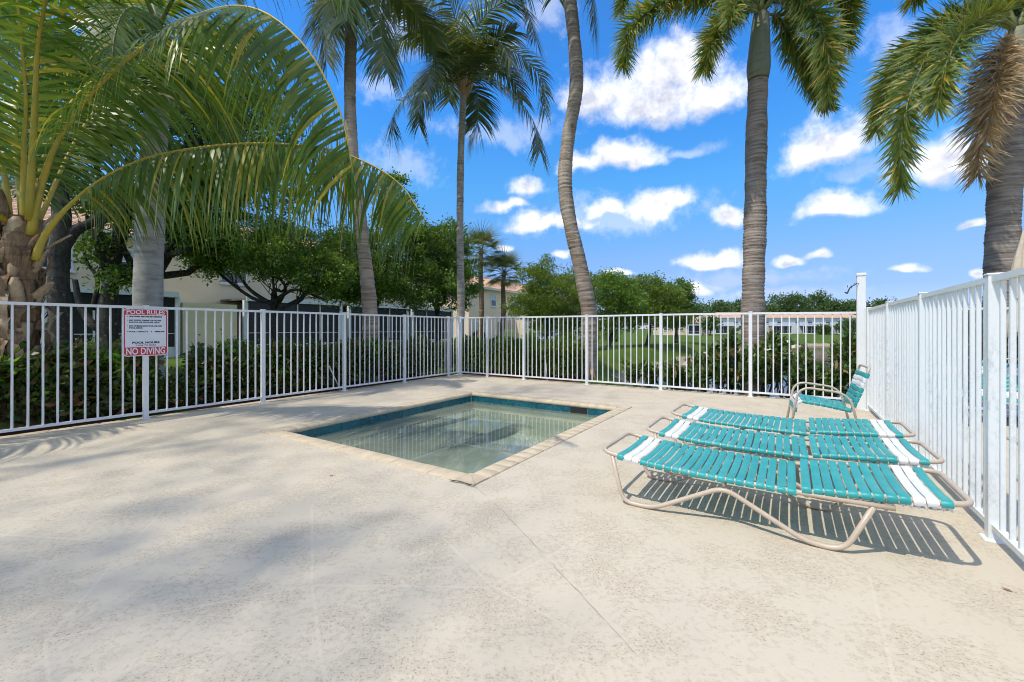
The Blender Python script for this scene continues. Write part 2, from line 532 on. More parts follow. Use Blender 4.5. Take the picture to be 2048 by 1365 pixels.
leaf_mat('mid_leaf', (0.085, 0.172, 0.029), (0.185, 0.293, 0.048), (0.304, 0.363, 0.070), 0.36, patch=0.6)
leaf_mat('far_leaf', (0.065, 0.126, 0.036), (0.122, 0.188, 0.053), None, 0.25)
leaf_mat('hedge_leaf', (0.048, 0.098, 0.024), (0.145, 0.170, 0.050), (0.30, 0.155, 0.085), 0.30, 0.35, 0.45)
leaf_mat('hedge_tip', (0.143, 0.338, 0.033), (0.273, 0.429, 0.052), None, 0.45, 0.35, 0.4)
leaf_mat('hedge_back_leaf', (0.063, 0.133, 0.020), (0.161, 0.231, 0.028), (0.336, 0.350, 0.056), 0.36, 0.35, 0.45)
leaf_mat('shrub_leaf', (0.066, 0.140, 0.034), (0.150, 0.225, 0.056), (0.413, 0.244, 0.131), 0.28, 0.3, 0.55)
leaf_mat('grass_blade', (0.072, 0.150, 0.018), (0.132, 0.216, 0.026), None, 0.35, 0.5, 0.3)
leaf_mat('sabal_leaf', (0.119, 0.161, 0.070), (0.210, 0.245, 0.119), (0.350, 0.294, 0.154), 0.25, 0.45, 0.4)

# ------------------------------------------------------------------ ground with the lake basin
LAKE = [(4.3, 11.4), (4.4, 14.0), (5.2, 17.5), (9.0, 24.0), (13.0, 30.0), (25.0, 45.0), (40.0, 57.0), (60.0, 60.0), (120, 60), (190, 40), (190, -30), (60, -25), (21.4, 0.3)]
WATER_Z = -1.1
def sdist(x, y, poly):
    """signed distance to a polygon, negative inside"""
    d = np.full(x.shape, 1e9)
    inside = np.zeros(x.shape, bool)
    n = len(poly)
    for i in range(n):
        ax, ay = poly[i]
        bx, by = poly[(i + 1) % n]
        ex, ey = bx - ax, by - ay
        h = np.clip(((x - ax) * ex + (y - ay) * ey) / (ex * ex + ey * ey), 0, 1)
        d = np.minimum(d, np.hypot(x - ax - ex * h, y - ay - ey * h))
        c = ((ay > y) != (by > y)) & (x < (bx - ax) * (y - ay) / (by - ay + 1e-12) + ax)
        inside ^= c
    return np.where(inside, -d, d)
def land_z(x, y):
    base = -0.06 - 0.45 * np.clip((y - 35) / 40, 0, 1)
    sd = sdist(x, y, LAKE) + 0.35 * np.sin(x * 0.9) * np.sin(y * 0.7)
    k = np.clip(sd / 3.0, 0, 1)
    k = k * k * (3 - 2 * k)
    z = WATER_Z + 0.02 + (base - WATER_Z) * k
    return np.where(sd < 0, WATER_Z + sd * 0.35, z).clip(-2.6, None)
def axis(lo, hi, fine_lo, fine_hi, step, grow=1.18):
    a = list(np.arange(fine_lo, fine_hi + 1e-6, step))
    s = step
    while a[-1] < hi:
        s *= grow
        a.append(a[-1] + s)
    s = step
    while a[0] > lo:
        s *= grow
        a.insert(0, a[0] - s)
    return np.array(a)
def grass_material():
    m, t, o = new_mat('lawn')
    p = geo_pos(t)
    sp = t.n('ShaderNodeSeparateXYZ')
    t.put(sp.inputs[0], p)
    n1 = t.noise(p, 0.5, 5, 0.6)
    n2 = t.noise(p, 30, 4, 0.7)
    c = t.mix(t.rng(n1, 0.35, 0.65), (0.070, 0.125, 0.016), (0.115, 0.165, 0.026))
    c = t.mix(t.math('MULTIPLY', t.rng(n2, 0.4, 0.7), 0.55), c, (0.045, 0.075, 0.014))
    c = t.mix(t.rng(t.noise(p, 1.1, 5, 0.65), 0.60, 0.72), c, (0.20, 0.16, 0.07))
    h = t.math('ADD', sp.outputs[2], t.math('MULTIPLY_ADD', t.noise(p, 0.9, 4, 0.6), 0.5, -0.25))
    c = t.mix(t.rng(h, -0.72, -0.92), c, (0.36, 0.29, 0.20))       # bare bank above the water
    principled(t, o, c, 0.95, 0.1, 0, t.bump(n2, 0.8, 0.04))
grass_material()
xs = axis(-900, 1200, -30, 60, 0.75)
ys = axis(-250, 2500, -6, 75, 0.75)
gx, gy = np.meshgrid(xs, ys)
gz = land_z(gx, gy)
tx, ty = gx - C0.x, gy - C0.y                     # sink the sheet below the terrace slab
ta, tb = tx * EV.x + ty * EV.y, tx * EU.x + ty * EU.y
under = (ta > 0.6) & (ta < 13.4) & (tb < -0.6) & (tb > -11.4)
gz = np.where(under, -1.6, gz)
nx, ny = len(xs), len(ys)
idx = np.arange(nx * ny).reshape(ny, nx)
quads = np.stack([idx[:-1, :-1].ravel(), idx[:-1, 1:].ravel(), idx[1:, 1:].ravel(), idx[1:, :-1].ravel()], 1)
ground = link('ground', np_mesh('ground', np.stack([gx.ravel(), gy.ravel(), gz.ravel()], 1), quads, True), 'lawn')
tag(ground, 'green lawn running down to the lake behind the fences', 'lawn', kind='structure')

def water_material(name, tint, rough, bscale, bstr, refl=1.33, milk=0.0):
    m, t, o = new_mat(name)
    p = geo_pos(t)
    nb = t.bump(t.noise(t.mapping(p, (1, 1, 1)), bscale, 3, 0.5), bstr, 0.02)
    fr = t.n('ShaderNodeFresnel')
    fr.inputs['IOR'].default_value = refl
    t.put(fr.inputs['Normal'], nb)
    tr = t.n('ShaderNodeBsdfTransparent')
    tr.inputs['Color'].default_value = tint + (1,)
    gl = t.n('ShaderNodeBsdfGlossy')
    gl.inputs['Roughness'].default_value = rough
    t.put(gl.inputs['Normal'], nb)
    body = tr
    if milk:                                     # a share of diffuse colour makes the water paler and a little milky
        df = t.n('ShaderNodeBsdfDiffuse')
        df.inputs['Color'].default_value = (0.40, 0.46, 0.36, 1)
        body = t.n('ShaderNodeMixShader')
        body.inputs[0].default_value = milk
        m.node_tree.links.new(tr.outputs[0], body.inputs[1])
        m.node_tree.links.new(df.outputs[0], body.inputs[2])
    mx = t.n('ShaderNodeMixShader')
    m.node_tree.links.new(fr.outputs[0], mx.inputs[0])
    m.node_tree.links.new(body.outputs[0], mx.inputs[1])
    m.node_tree.links.new(gl.outputs[0], mx.inputs[2])
    m.node_tree.links.new(mx.outputs[0], o.inputs[0])
water_material('pool_water', (0.86, 0.94, 0.88), 0.0, 2.2, 0.02, 1.38, milk=0.38)
water_material('lake_water', (0.10, 0.15, 0.15), 0.06, 6.0, 0.10)
lake = MB().add([(-20, -60, WATER_Z), (260, -60, WATER_Z), (260, 90, WATER_Z), (-20, 90, WATER_Z)], [(0, 1, 2, 3)])
lake.v = [(3.4, 9.9, WATER_Z), (18, -2, WATER_Z), (60, -30, WATER_Z), (200, -35, WATER_Z), (200, 70, WATER_Z), (45, 70, WATER_Z), (20, 48, WATER_Z), (2.6, 18, WATER_Z)]
lake.f = [tuple(range(8))]
tag(lake.build('lake_water', 'lake_water'), 'calm grey-blue lake water beyond the back fence', 'lake', kind='structure')

# ------------------------------------------------------------------ deck slab round the pool
POOL = (2.05, 5.20, -6.06, -2.16)      # outer edge of the coping in terrace coordinates a0, a1, b0, b1
JOINTS = [[(624, 1010), (624, 1170), (650, 1365), (660, 1460)], [(624, 1170), (975, 1175)], [(-300, 1058), (0, 1070), (265, 1085), (365, 980)],
          [(850, 1060), (935, 985)], [(985, 1172), (1190, 1065), (1280, 1058)], [(890, 1080), (985, 1172), (1150, 1262)],
          [(215, 1140), (90, 1285), (100, 1400)], [(90, 1285), (300, 1232), (624, 1170)], [(1738, 1150), (1790, 1365)],
          [(1000, 1066), (1190, 1065)]]
CRACK = [(951, 974), (1010, 1028), (1075, 1098), (1150, 1178), (1212, 1243), (1262, 1300), (1330, 1372), (1400, 1450)]
def deck_material():
    m, t, o = new_mat('deck')
    p = geo_pos(t)
    def seg(a, b, q):
        e = b - a
        pa = t.vmath('SUBTRACT', q, (a.x, a.y, 0))
        h = t.math('MULTIPLY', t.vmath('DOT_PRODUCT', pa, (e.x, e.y, 0)), 1 / e.length_squared, clamp=True)
        pr = t.vmath('SCALE', (e.x, e.y, 0), scale=h)
        return t.vmath('LENGTH', t.vmath('SUBTRACT', pa, pr))
    flat = t.vmath('MULTIPLY', p, (1, 1, 0))
    wob = t.vmath('ADD', flat, t.vmath('SCALE', t.vmath('SUBTRACT', t.noise(flat, 9, 3, 0.6, col=True), (0.5, 0.5, 0.5)), scale=0.012))
    wob = t.vmath('MULTIPLY', wob, (1, 1, 0))
    dj = None
    for pl in JOINTS:
        for q0, q1 in zip(pl, pl[1:]):
            d = seg(gr(*q0), gr(*q1), wob)
            dj = d if dj is None else t.math('MINIMUM', dj, d)
    joint = t.rng(dj, 0.0095, 0.0035)
    # knock-down texture: smooth trowelled islands, rough pitted hollows between them
    n_is = t.noise(flat, 34.0, 4, 0.68, 0.25)
    n_lg = t.noise(flat, 3.0, 3, 0.6)
    island = t.rng(t.math('ADD', n_is, t.math('MULTIPLY_ADD', n_lg, 0.7, -0.35)), 0.40, 0.56)
    pit_n = t.noise(flat, 95.0, 2, 0.6)
    pit = t.math('MULTIPLY', t.rng(pit_n, 0.54, 0.63), t.math('SUBTRACT', 1.0, island))
    stain = t.noise(flat, 0.9, 4, 0.6)
    c = t.mix(island, (0.570, 0.487, 0.360), (0.618, 0.538, 0.408))
    c = t.mix(t.math('MULTIPLY', t.math('MULTIPLY', pit, t.rng(n_lg, 0.66, 0.42)), 0.66), c, (0.27, 0.22, 0.165))
    c = t.mix(t.math('MULTIPLY', t.rng(stain, 0.42, 0.72), 0.22), c, (0.50, 0.425, 0.315))
    c = t.mix(t.math('MULTIPLY', joint, 0.4), c, (0.69, 0.60, 0.46))
    h = t.math('ADD', island, t.math('MULTIPLY', pit_n, -0.8))
    principled(t, o, c, 0.85, 0.2, 0, t.bump(h, 0.30, 0.003))
deck_material()
def deck():
    a0, a1, b0, b1 = POOL
    A0, A1, B0, B1 = -0.16, 14.0, -12.0, 0.16
    mb = MB()
    o_ = [(A0, B0), (A1, B0), (A1, B1), (A0, B1)]
    i_ = [(a0, b0), (a1, b0), (a1, b1), (a0, b1)]
    v = [E(*q, 0) for q in o_ + i_] + [E(*q, -0.35) for q in o_ + i_]
    f = []
    for k in range(4):
        l = (k + 1) % 4
        f += [(k, l, 4 + l, 4 + k), (8 + k, 8 + l, l, k), (4 + k, 4 + l, 12 + l, 12 + k)]
    mb.add(v, f)
    o = mb.build('pool_deck', 'deck')
    return tag(o, 'pale textured concrete deck around the small pool', 'deck', kind='structure')
DECK = deck()
def ribbon(pts, ws, z):
    """thin irregular strip lying on the ground"""
    v, f = [], []
    pts = [Vector(p) for p in pts]
    for i, p in enumerate(pts):
        d = (pts[min(i + 1, len(pts) - 1)] - pts[max(i - 1, 0)]).normalized()
        n = Vector((-d.y, d.x, 0))
        v += [p + n * ws[i] + Vector((0, 0, z)), p - n * ws[i] + Vector((0, 0, z))]
    f = [(2 * i, 2 * i + 1, 2 * i + 3, 2 * i + 2) for i in range(len(pts) - 1)]
    return v, f
def crack():
    rs = random.Random(3)
    base = [gr(*q) for q in CRACK]
    pts = []
    for p, q in zip(base, base[1:]):
        n = max(2, int((q - p).length / 0.035))
        for k in range(n):
            pts.append(p.lerp(q, k / n) + Vector((rs.uniform(-1, 1) * .004, rs.uniform(-1, 1) * .004, 0)))
    mb = MB()
    i = 0
    while i < len(pts) - 3:
        k = rs.randint(3, 9)
        seg = pts[i:i + k]
        if len(seg) > 2 and rs.random() < 0.75:
            w = [rs.uniform(0.0006, 0.0020) for _ in seg]
            w[0] = w[-1] = 0.0003
            mb.add(*ribbon(seg, w, 0.003))
        i += k - 1
    mb.build('deck_crack', 'pale_crack', DECK)
    mb = MB()                                    # gap behind the loose corner of the coping
    q = [gr(*p) for p in ((898, 963), (908, 965), (918, 966), (928, 969), (940, 973), (951, 975))]
    mb.add(*ribbon(q, [.004, .010, .008, .006, .009, .004], 0.0125))
    mb.build('coping_gap', 'dark_crack', DECK)
simple('pale_crack', (0.27, 0.225, 0.17), (0.38, 0.32, 0.25), 0.95, 0.05, 20.0)
simple('dark_crack', (0.05, 0.04, 0.03), (0.09, 0.075, 0.06), 0.95, 0.05)
crack()

# ------------------------------------------------------------------ the wading pool
def pool():
    a0, a1, b0, b1 = POOL
    W, D = a1 - a0, b1 - b0
    cw = 0.19                                    # coping depth
    root = thing('wading_pool', 'small square wading pool with tan coping stones and teal waterline tiles', 'pool', E(a0, b0, 0), TH)
    rs = random.Random(5)
    def stone_mesh(L):
        # bull-nosed paver: x along the edge, y from deck (0) to water (cw)
        prof = [(0.002, -0.05), (0.002, 0.006), (0.008, 0.012), (cw - 0.04, 0.012), (cw - 0.015, 0.006), (cw - 0.002, -0.012), (cw, -0.03), (cw - 0.008, -0.05)]
        mb = MB()
        g = 0.0012
        xs_ = (g, g + 0.002, L - g - 0.002, L - g)
        v = []
        for i, x in enumerate(xs_):
            d = 0.0018 if i in (0, 3) else 0.0
            v += [(x, y, z - d) for y, z in prof]
        n = len(prof)
        f = [(i * n + k, i * n + (k + 1) % n, (i + 1) * n + (k + 1) % n, (i + 1) * n + k) for i in range(3) for k in range(n)]
        f += [tuple(range(n - 1, -1, -1)), tuple(range(3 * n, 4 * n))]
        mb.add(v, [q[::-1] for q in f], True)
        return mb.mesh('coping_stone')
    def side(length, origin, ang, tile_len):
        n = round((length - 2 * cw) / 0.155)
        L = (length - 2 * cw) / n
        me = stone_mesh(L)
        Mo = Matrix.Translation(origin) @ Matrix.Rotation(ang, 4, 'Z')
        for i in range(n):
            o = link('coping_stone', me, 'coping_stone', root)
            o.matrix_local = Mo @ Matrix.Translation((cw + i * L, 0, rs.uniform(-.0015, .0015))) @ Matrix.Rotation(rs.uniform(-.006, .006), 4, 'Z')
        m = round((length - 2 * cw) / 0.152)
        T = (length - 2 * cw) / m
        tb = MB()
        tb.cbox((0.0015, 0, 0), (T - 0.0015, 0.125, 0.006), 0.001)
        tm = tb.mesh('waterline_tile')
        for i in range(m):
            if ang == math.pi and i in (3, 4):                  # the skimmer mouth takes the place of two tiles
                continue
            o = link('waterline_tile', tm, 'teal_tile', root)
            o.matrix_local = Mo @ Matrix.Translation((cw + i * T, cw - 0.019, -0.176)) @ Matrix.Rotation(R(90), 4, 'X') @ Matrix.Rotation(math.pi, 4, 'Y') @ Matrix.Translation((-T, 0, 0))
    side(W, Vector((0, 0, 0)), 0, 0)
    side(D, Vector((W, 0, 0)), math.pi / 2, 0)
    side(W, Vector((W, D, 0)), math.pi, 0)
    side(D, Vector((0, D, 0)), -math.pi / 2, 0)
    # mitred corner stones
    for (x, y, ang) in ((0, 0, 0), (W, 0, 90), (W, D, 180), (0, D, 270)):
        for half in (0, 1):
            g = 0.002
            tri = [(g, g * 2), (cw - g, cw - g), (g, cw - g)] if half else [(g * 2, g), (cw - g, g), (cw - g, cw - 2 * g)]
            mb = MB()
            v = [(px, py, -0.05) for px, py in tri] + [(px, py, 0.012) for px, py in tri]
            mb.add(v, [(2, 1, 0), (3, 4, 5), (0, 1, 4, 3), (1, 2, 5, 4), (2, 0, 3, 5)])
            o = mb.build('coping_corner', 'coping_stone', root)
            o.matrix_local = Matrix.Translation((x, y, 0)) @ Matrix.Rotation(R(ang), 4, 'Z')
    # mortar bed under the stones
    mb = MB()
    for lo, hi in (((0.002, 0.002), (W - .002, cw - 0.03)), ((0.002, D - cw + 0.03), (W - .002, D - .002)), ((0.002, cw - .03), (cw - 0.03, D - cw + .03)), ((W - cw + 0.03, cw - .03), (W - .002, D - cw + .03))):
        mb.box((*lo, -0.09), (*hi, -0.003))
    mb.build('mortar_bed', 'grout', root)
    # shell: walls, floor with a bench ledge, inner kerb
    i0, i1, j0, j1 = cw - 0.02, W - cw + 0.02, cw - 0.02, D - cw + 0.02
    fz, lz = -0.52, -0.30
    mb = MB()
    def wall(p, q, z0, z1):
        mb.add([(*p, z0), (*q, z0), (*q, z1), (*p, z1)], [(0, 1, 2, 3)])
    c = [(i0, j0), (i1, j0), (i1, j1), (i0, j1)]
    lw = 0.34
    e = [(i0 + lw, j0 + lw), (i1 - lw, j0 + lw), (i1 - lw, j1 - lw), (i0 + lw, j1 - lw)]
    for k in range(4):
        l = (k + 1) % 4
        wall(c[k], c[l], lz, -0.06)
        mb.add([(*c[k], lz), (*c[l], lz), (*e[l], lz), (*e[k], lz)], [(0, 1, 2, 3)])
        wall(e[k], e[l], fz, lz)
    mb.add([(*q, fz) for q in e], [(0, 1, 2, 3)])
    mb.build('pool_basin', 'pool_plaster', root)
    mb = MB()
    st = [(e[0][0], e[0][1] + 0.05)]
    for k in range(13):                          # rounded entry step in the left corner
        an = R(90) * k / 12
        st.append((e[3][0] + 0.85 * math.cos(an - R(90)), e[3][1] - 1.25 + 0.0 + 0.85 * math.sin(an - R(90)) + 0.4))
    st = [(e[3][0] + 0.002, e[3][1] - 1.6)] + st[1:] + [(e[3][0] + 0.85, e[3][1] - 0.002), (e[3][0] + 0.002, e[3][1] - 0.002)]
    mb.prism(st, fz + .004, lz - 0.06)
    mb.build('entry_step', 'pool_plaster', root)
    w = MB().add([(i0, j0, -0.148), (i1, j0, -0.148), (i1, j1, -0.148), (i0, j1, -0.148)], [(0, 1, 2, 3)])
    w.build('pool_surface', 'pool_water', root)
    # skimmer mouth in the far wall: black panel painted for the shade inside it
    m = round((W - 2 * cw) / 0.152)
    T = (W - 2 * cw) / m
    x1 = W - cw - 3 * T
    x0 = x1 - 2 * T
    sm = MB()
    sm.box((x0 + .006, D - cw + .012, -0.165), (x1 - .006, D - cw + .019, -0.06))
    sm.build('skimmer_mouth', 'rubber_and_recess_black', root)
    # floor drain: white square frame, round grate with radial bars
    dr = bpy.data.objects.new('floor_drain', None)
    COL.objects.link(dr)
    dr.parent = root
    P = gr(935, 862, -0.50) - E(a0, b0, 0)
    lx, ly = P.dot(EV), P.dot(EU)
    dr.location = (lx, ly, fz + .004)
    fb = MB()
    h = 0.24
    for lo, hi in (((-h, -h), (h, -h + .03)), ((-h, h - .03), (h, h)), ((-h, -h + .03), (-h + .03, h - .03)), ((h - .03, -h + .03), (h, h - .03))):
        fb.box((*lo, 0), (*hi, 0.012))
    fb.build('drain_frame', 'drain_white', dr)
    MB().box((-h + .03, -h + .03, 0), (h - .03, h - .03, 0.004)).build('drain_plate', 'teal_tile', dr)
    gb = MB()
    for k in range(18):
        gb.box((0.03, -0.006, 0.005), (0.19, 0.006, 0.014), Matrix.Rotation(2 * math.pi * k / 18, 4, 'Z'))
    gb.build('drain_grate', 'drain_white', dr)
pool()

# ------------------------------------------------------------------ fences
FH = 1.5
PR = 0.0098
def picket_mesh(r):
    return MB().cbox((-r, -r, 0), (r, r, 1.0), 0.003).mesh('picket')
PICKET = {}
def fence(label, start, rot, posts, mat, post_w=0.056, tops=None, group=None, last=True, rng=None, face=None):
    """posts: distances along local x; panels of rails and pickets between them"""
    root = thing('metal_fence', label, 'fence', start, rot)
    rs = random.Random(len(posts) * 17 + int(abs(start.x) * 10))
    tops = tops or [FH] * len(posts)
    if mat not in PICKET:
        me = picket_mesh(0.0112 if mat == 'weathered_paint' else PR)
        me.materials.append(MATS[mat])
        PICKET[mat] = me
    h = post_w / 2
    for i, x in enumerate(posts):
        mb = MB().cbox((-h, -h, 0), (h, h, tops[i] + 0.006), 0.003)
        o = mb.build('fence_post', mat, root, (x, 0, 0))
        cap = MB().cbox((-h - .004, -h - .004, tops[i] + 0.0065), (h + .004, h + .004, tops[i] + 0.016), 0.004)
        cap.build('post_cap', mat, o)
        MB().cbox((-h - .02, -h - .02, 0), (h + .02, h + .02, 0.008), 0.004).build('base_plate', mat, o)
    for (x0, t0), (x1, t1) in zip(zip(posts, tops), zip(posts[1:], tops[1:])):
        s = h + .0005
        def sloped(zl0, zh0, zl1, zh1, d):
            a, b = x0 + s, x1 - s
            v = [(a, -d, zl0), (b, -d, zl1), (b, d, zl1), (a, d, zl0), (a, -d, zh0), (b, -d, zh1), (b, d, zh1), (a, d, zh0)]
            return MB().add(v, [(0, 3, 2, 1), (4, 5, 6, 7), (0, 1, 5, 4), (1, 2, 6, 5), (2, 3, 7, 6), (3, 0, 4, 7)])
        sloped(t0 - 0.034, t0, t1 - 0.034, t1, 0.019).build('top_rail', mat, root)
        sloped(0.065, 0.095, 0.065, 0.095, 0.019).build('bottom_rail', mat, root)
        n = max(1, round((x1 - x0) / 0.1177))
        for k in range(1, n):
            x = x0 + (x1 - x0) * k / n
            top = t0 + (t1 - t0) * k / n - 0.032
            o = link('picket', PICKET[mat], None, root)
            o.matrix_local = Matrix.Translation((x + rs.uniform(-.0025, .0025), rs.uniform(-.001, .001), 0.093)) @ Matrix.Rotation(rs.uniform(-.003, .003), 4, 'Y') @ Matrix.Rotation(rs.uniform(-.05, .05), 4, 'Z') @ Matrix.Diagonal((1, 1, top - 0.093, 1))
    return root
# left fence: local x runs away from the camera
LB = -7.78
fence('white metal picket fence in tree shade on the left, carrying the pool sign', E(0, -10.0, 0), TH + R(90), [10 + LB - 1.78, 10 + LB - 0.25, 10 + LB + 1.278, 10 + LB + 2.80, 10 + LB + 4.324, 10 + LB + 5.868, 10 + LB + 7.33, 10.0 - 0.035], 'white_paint')
fence('sunlit white metal picket fence across the back between lake and pool', E(0.0, 0, 0), TH, [0.035, 0.89, 1.956, 3.545, 5.10, 6.637, 8.14], 'white_paint', tops=[FH, FH - .002, FH - .01, FH - .012, FH - .008, FH - .012, FH - .03])
fence('weathered white picket fence on the right behind the chaise lounges', E(8.2, 0, 0), TH - R(90), [0.05, 0.52, 2.04, 3.57, 5.12, 6.65, 8.2, 9.7], 'weathered_paint', post_w=0.062, tops=[FH - .03, FH, FH + .002, FH, FH, FH, FH, FH])
fence('white picket fence of the neighbouring terrace seen between the right pickets', E(8.27, 0, 0), TH, [0.035, 1.6, 3.1, 4.6, 5.6], 'white_paint')

# tall square post at the corner
tp = thing('tall_post', 'tall square white post with flat cap rising above the fence corner', 'post', E(8.115, -0.44, 0), TH)
MB().cbox((-.052, -.052, 0), (.052, .052, 1.99), 0.005).build('post_shaft', 'weathered_paint', tp)
MB().cbox((-.06, -.06, 1.9905), (.06, .06, 2.03), 0.01).build('post_cap', 'weathered_paint', tp)
# torn dark cable sticking out of it
p0 = tp.location + Vector((-0.058, -0.03, 1.87))
wr = [p0 + Vector(q) for q in ((0, 0, 0), (-.03, 0, .008), (-.06, -.01, -.015), (-.09, 0, -.03), (-.12, .01, -.055), (-.145, 0, -.085), (-.155, .01, -.12), (-.175, 0, -.142), (-.21, 0, -.125))]
cb = MB().tube(catmull(wr, 4), [.004] * 5 + [.006] * 10 + [.009] * 10 + [.011] * 7 + [.006], 6)
cable = thing('torn_cable', 'torn dark cable end sticking out of the tall corner post', 'cable', p0)
for mbx in (cb,):
    mbx.v = [tuple(Vector(q) - p0) for q in mbx.v]
cb.build('cable_core', 'blue_wire', cable)
for a, b in (((-.05, 0, .015), (-.1, 0, -.05)), ((-.12, 0, -.01), (-.105, 0, -.075)), ((-.17, 0, -.02), (-.165, .01, -.06))):
    MB().tube([a, tuple((x + y) / 2 + .004 for x, y in zip(a, b)), b], [.002, .006, .002], 5).build('cable_strand', 'blue_wire', cable)

# ------------------------------------------------------------------ pool rules sign
def text_mesh(s, size, width=None, bold=0.0):
    cu = bpy.data.curves.new('txt', 'FONT')
    cu.body = s
    cu.size = size
    cu.align_x = 'LEFT'
    cu.offset = bold
    cu.extrude = 0.0004
    cu.resolution_u = 3
    o = bpy.data.objects.new('txt', cu)
    COL.objects.link(o)
    bpy.context.view_layer.update()
    me = bpy.data.meshes.new_from_object(o.evaluated_get(bpy.context.evaluated_depsgraph_get()))
    bpy.data.objects.remove(o)
    bpy.data.curves.remove(cu)
    co = np.empty(len(me.vertices) * 3, np.float32)
    me.vertices.foreach_get('co', co)
    co = co.reshape(-1, 3)
    co[:, 0] -= co[:, 0].min()
    w = co[:, 0].max()
    if width:
        co[:, 0] *= width / w
    me.vertices.foreach_set('co', co.ravel())
    me.update()
    me.materials.clear()
    return me
def sign():
    W, H = 0.475, 0.625
    b = LB + 1.278
    # local x along the fence away from camera, y out of the board towards the deck, z up
    root = thing('pool_sign', 'red and white pool rules sign fixed to the left fence', 'sign', E(0.034, b - 0.005, 0.84), TH + R(90))
    def rr(x0, x1, z0, z1, r):
        pts = []
        for cx, cz, a in ((x1 - r, z1 - r, 0), (x0 + r, z1 - r, 90), (x0 + r, z0 + r, 180), (x1 - r, z0 + r, 270)):
            for k in range(6):
                an = R(a + 90 * k / 5)
                pts.append((cx + r * math.cos(an), cz + r * math.sin(an)))
        return pts
    def plate(name, poly, y0, y1, mat):
        mb = MB().prism(poly, y0, y1)
        mb.v = [(x, -z, y) for x, y, z in mb.v]            # towards -y: the side of the deck
        mb.build(name, mat, root)
    x0, x1 = -W / 2, W / 2
    plate('sign_board', rr(x0, x1, 0, H, .045), -.0015, .0015, 'sign_white')
    plate('red_field', rr(x0 + .01, x1 - .01, .01, H - .01, .037), .0017, .0022, 'red_print')
    plate('white_field', [(x0 + .022, .118), (x1 - .022, .118), (x1 - .022, H - .082), (x0 + .022, H - .082)], .0024, .0029, 'sign_white')
    def put(s, x, z, size, mat, width, bold=0.0):
        me = text_mesh(s, size, width, bold)
        o = link('sign_lettering', me, mat, root)
        o.matrix_local = Matrix.Translation((x, -0.0035, z)) @ Matrix.Rotation(R(90), 4, 'X')
    put('POOL RULES', x0 + .036, H - .072, .080, 'sign_white', W - .072, .0018)
    put('NO DIVING', x0 + .032, .024, .122, 'sign_white', W - .064, .0028)
    y = H - .112
    for s, w, dy, dot in (('SHOWER BEFORE ENTERING', .345, .050, 1), ('NO FOOD, DRINK OR GLASS', .335, .026, 1), ('IN POOL OR ON POOL DECK', .325, .048, 0),
                          ('NO ANIMALS IN POOL OR ON', .345, .026, 1), ('POOL DECK', .14, .048, 0), ('POOL CAPACITY    5    PERSONS', .375, .048, 1)):
        put(s, x0 + .062, y, .022, 'navy_print', w, .0016)
        if dot:
            dm = MB().prism([(x0 + .047 + .005 * math.cos(R(45 * k)), y + .008 + .005 * math.sin(R(45 * k))) for k in range(8)], .003, .0036)
            dm.v = [(p, -q, r_) for p, r_, q in dm.v]
            dm.build('bullet', 'navy_print', root)
        y -= dy
    put('POOL HOURS', -.145, .166, .034, 'navy_print', .29, .0022)
    put('7 A.M. TO DUSK', -.11, .133, .028, 'navy_print', .22, .0003)
sign()

# ------------------------------------------------------------------ chaise lounges
def strap_mesh(name, width, L, th=0.0045, sag=0.012, wrap=0.016):
    """vinyl band across the frame, wrapped round both side tubes; x along the bed, y across"""
    prof = [(-0.012, -wrap), (-0.0185, -0.004), (-0.014, 0.0115), (0.0, 0.0165), (0.03, 0.0155), (L * .25, 0.0155 - sag * .75), (L * .5, 0.0155 - sag), (L * .75, 0.0155 - sag * .75),
            (L - 0.03, 0.0155), (L, 0.0165), (L + 0.014, 0.0115), (L + 0.0185, -0.004), (L + 0.012, -wrap)]
    w = width / 2
    xs_ = [(-w, -th * .5), (-w * .86, 0.0), (w * .86, 0.0), (w, -th * .5)]
    v, f = [], []
    n = len(prof)
    for x, dz in xs_:
        v += [(x, y, z + dz) for y, z in prof]
    for x, dz in reversed(xs_):
        v += [(x, y, z - th - dz) for y, z in prof]
    m = 8
    for i in range(m):
        j = (i + 1) % m
        for k in range(n - 1):
            f.append((i * n + k, i * n + k + 1, j * n + k + 1, j * n + k))
    mb = MB().add(v, [q[::-1] for q in f], True)
    return mb.mesh(name)
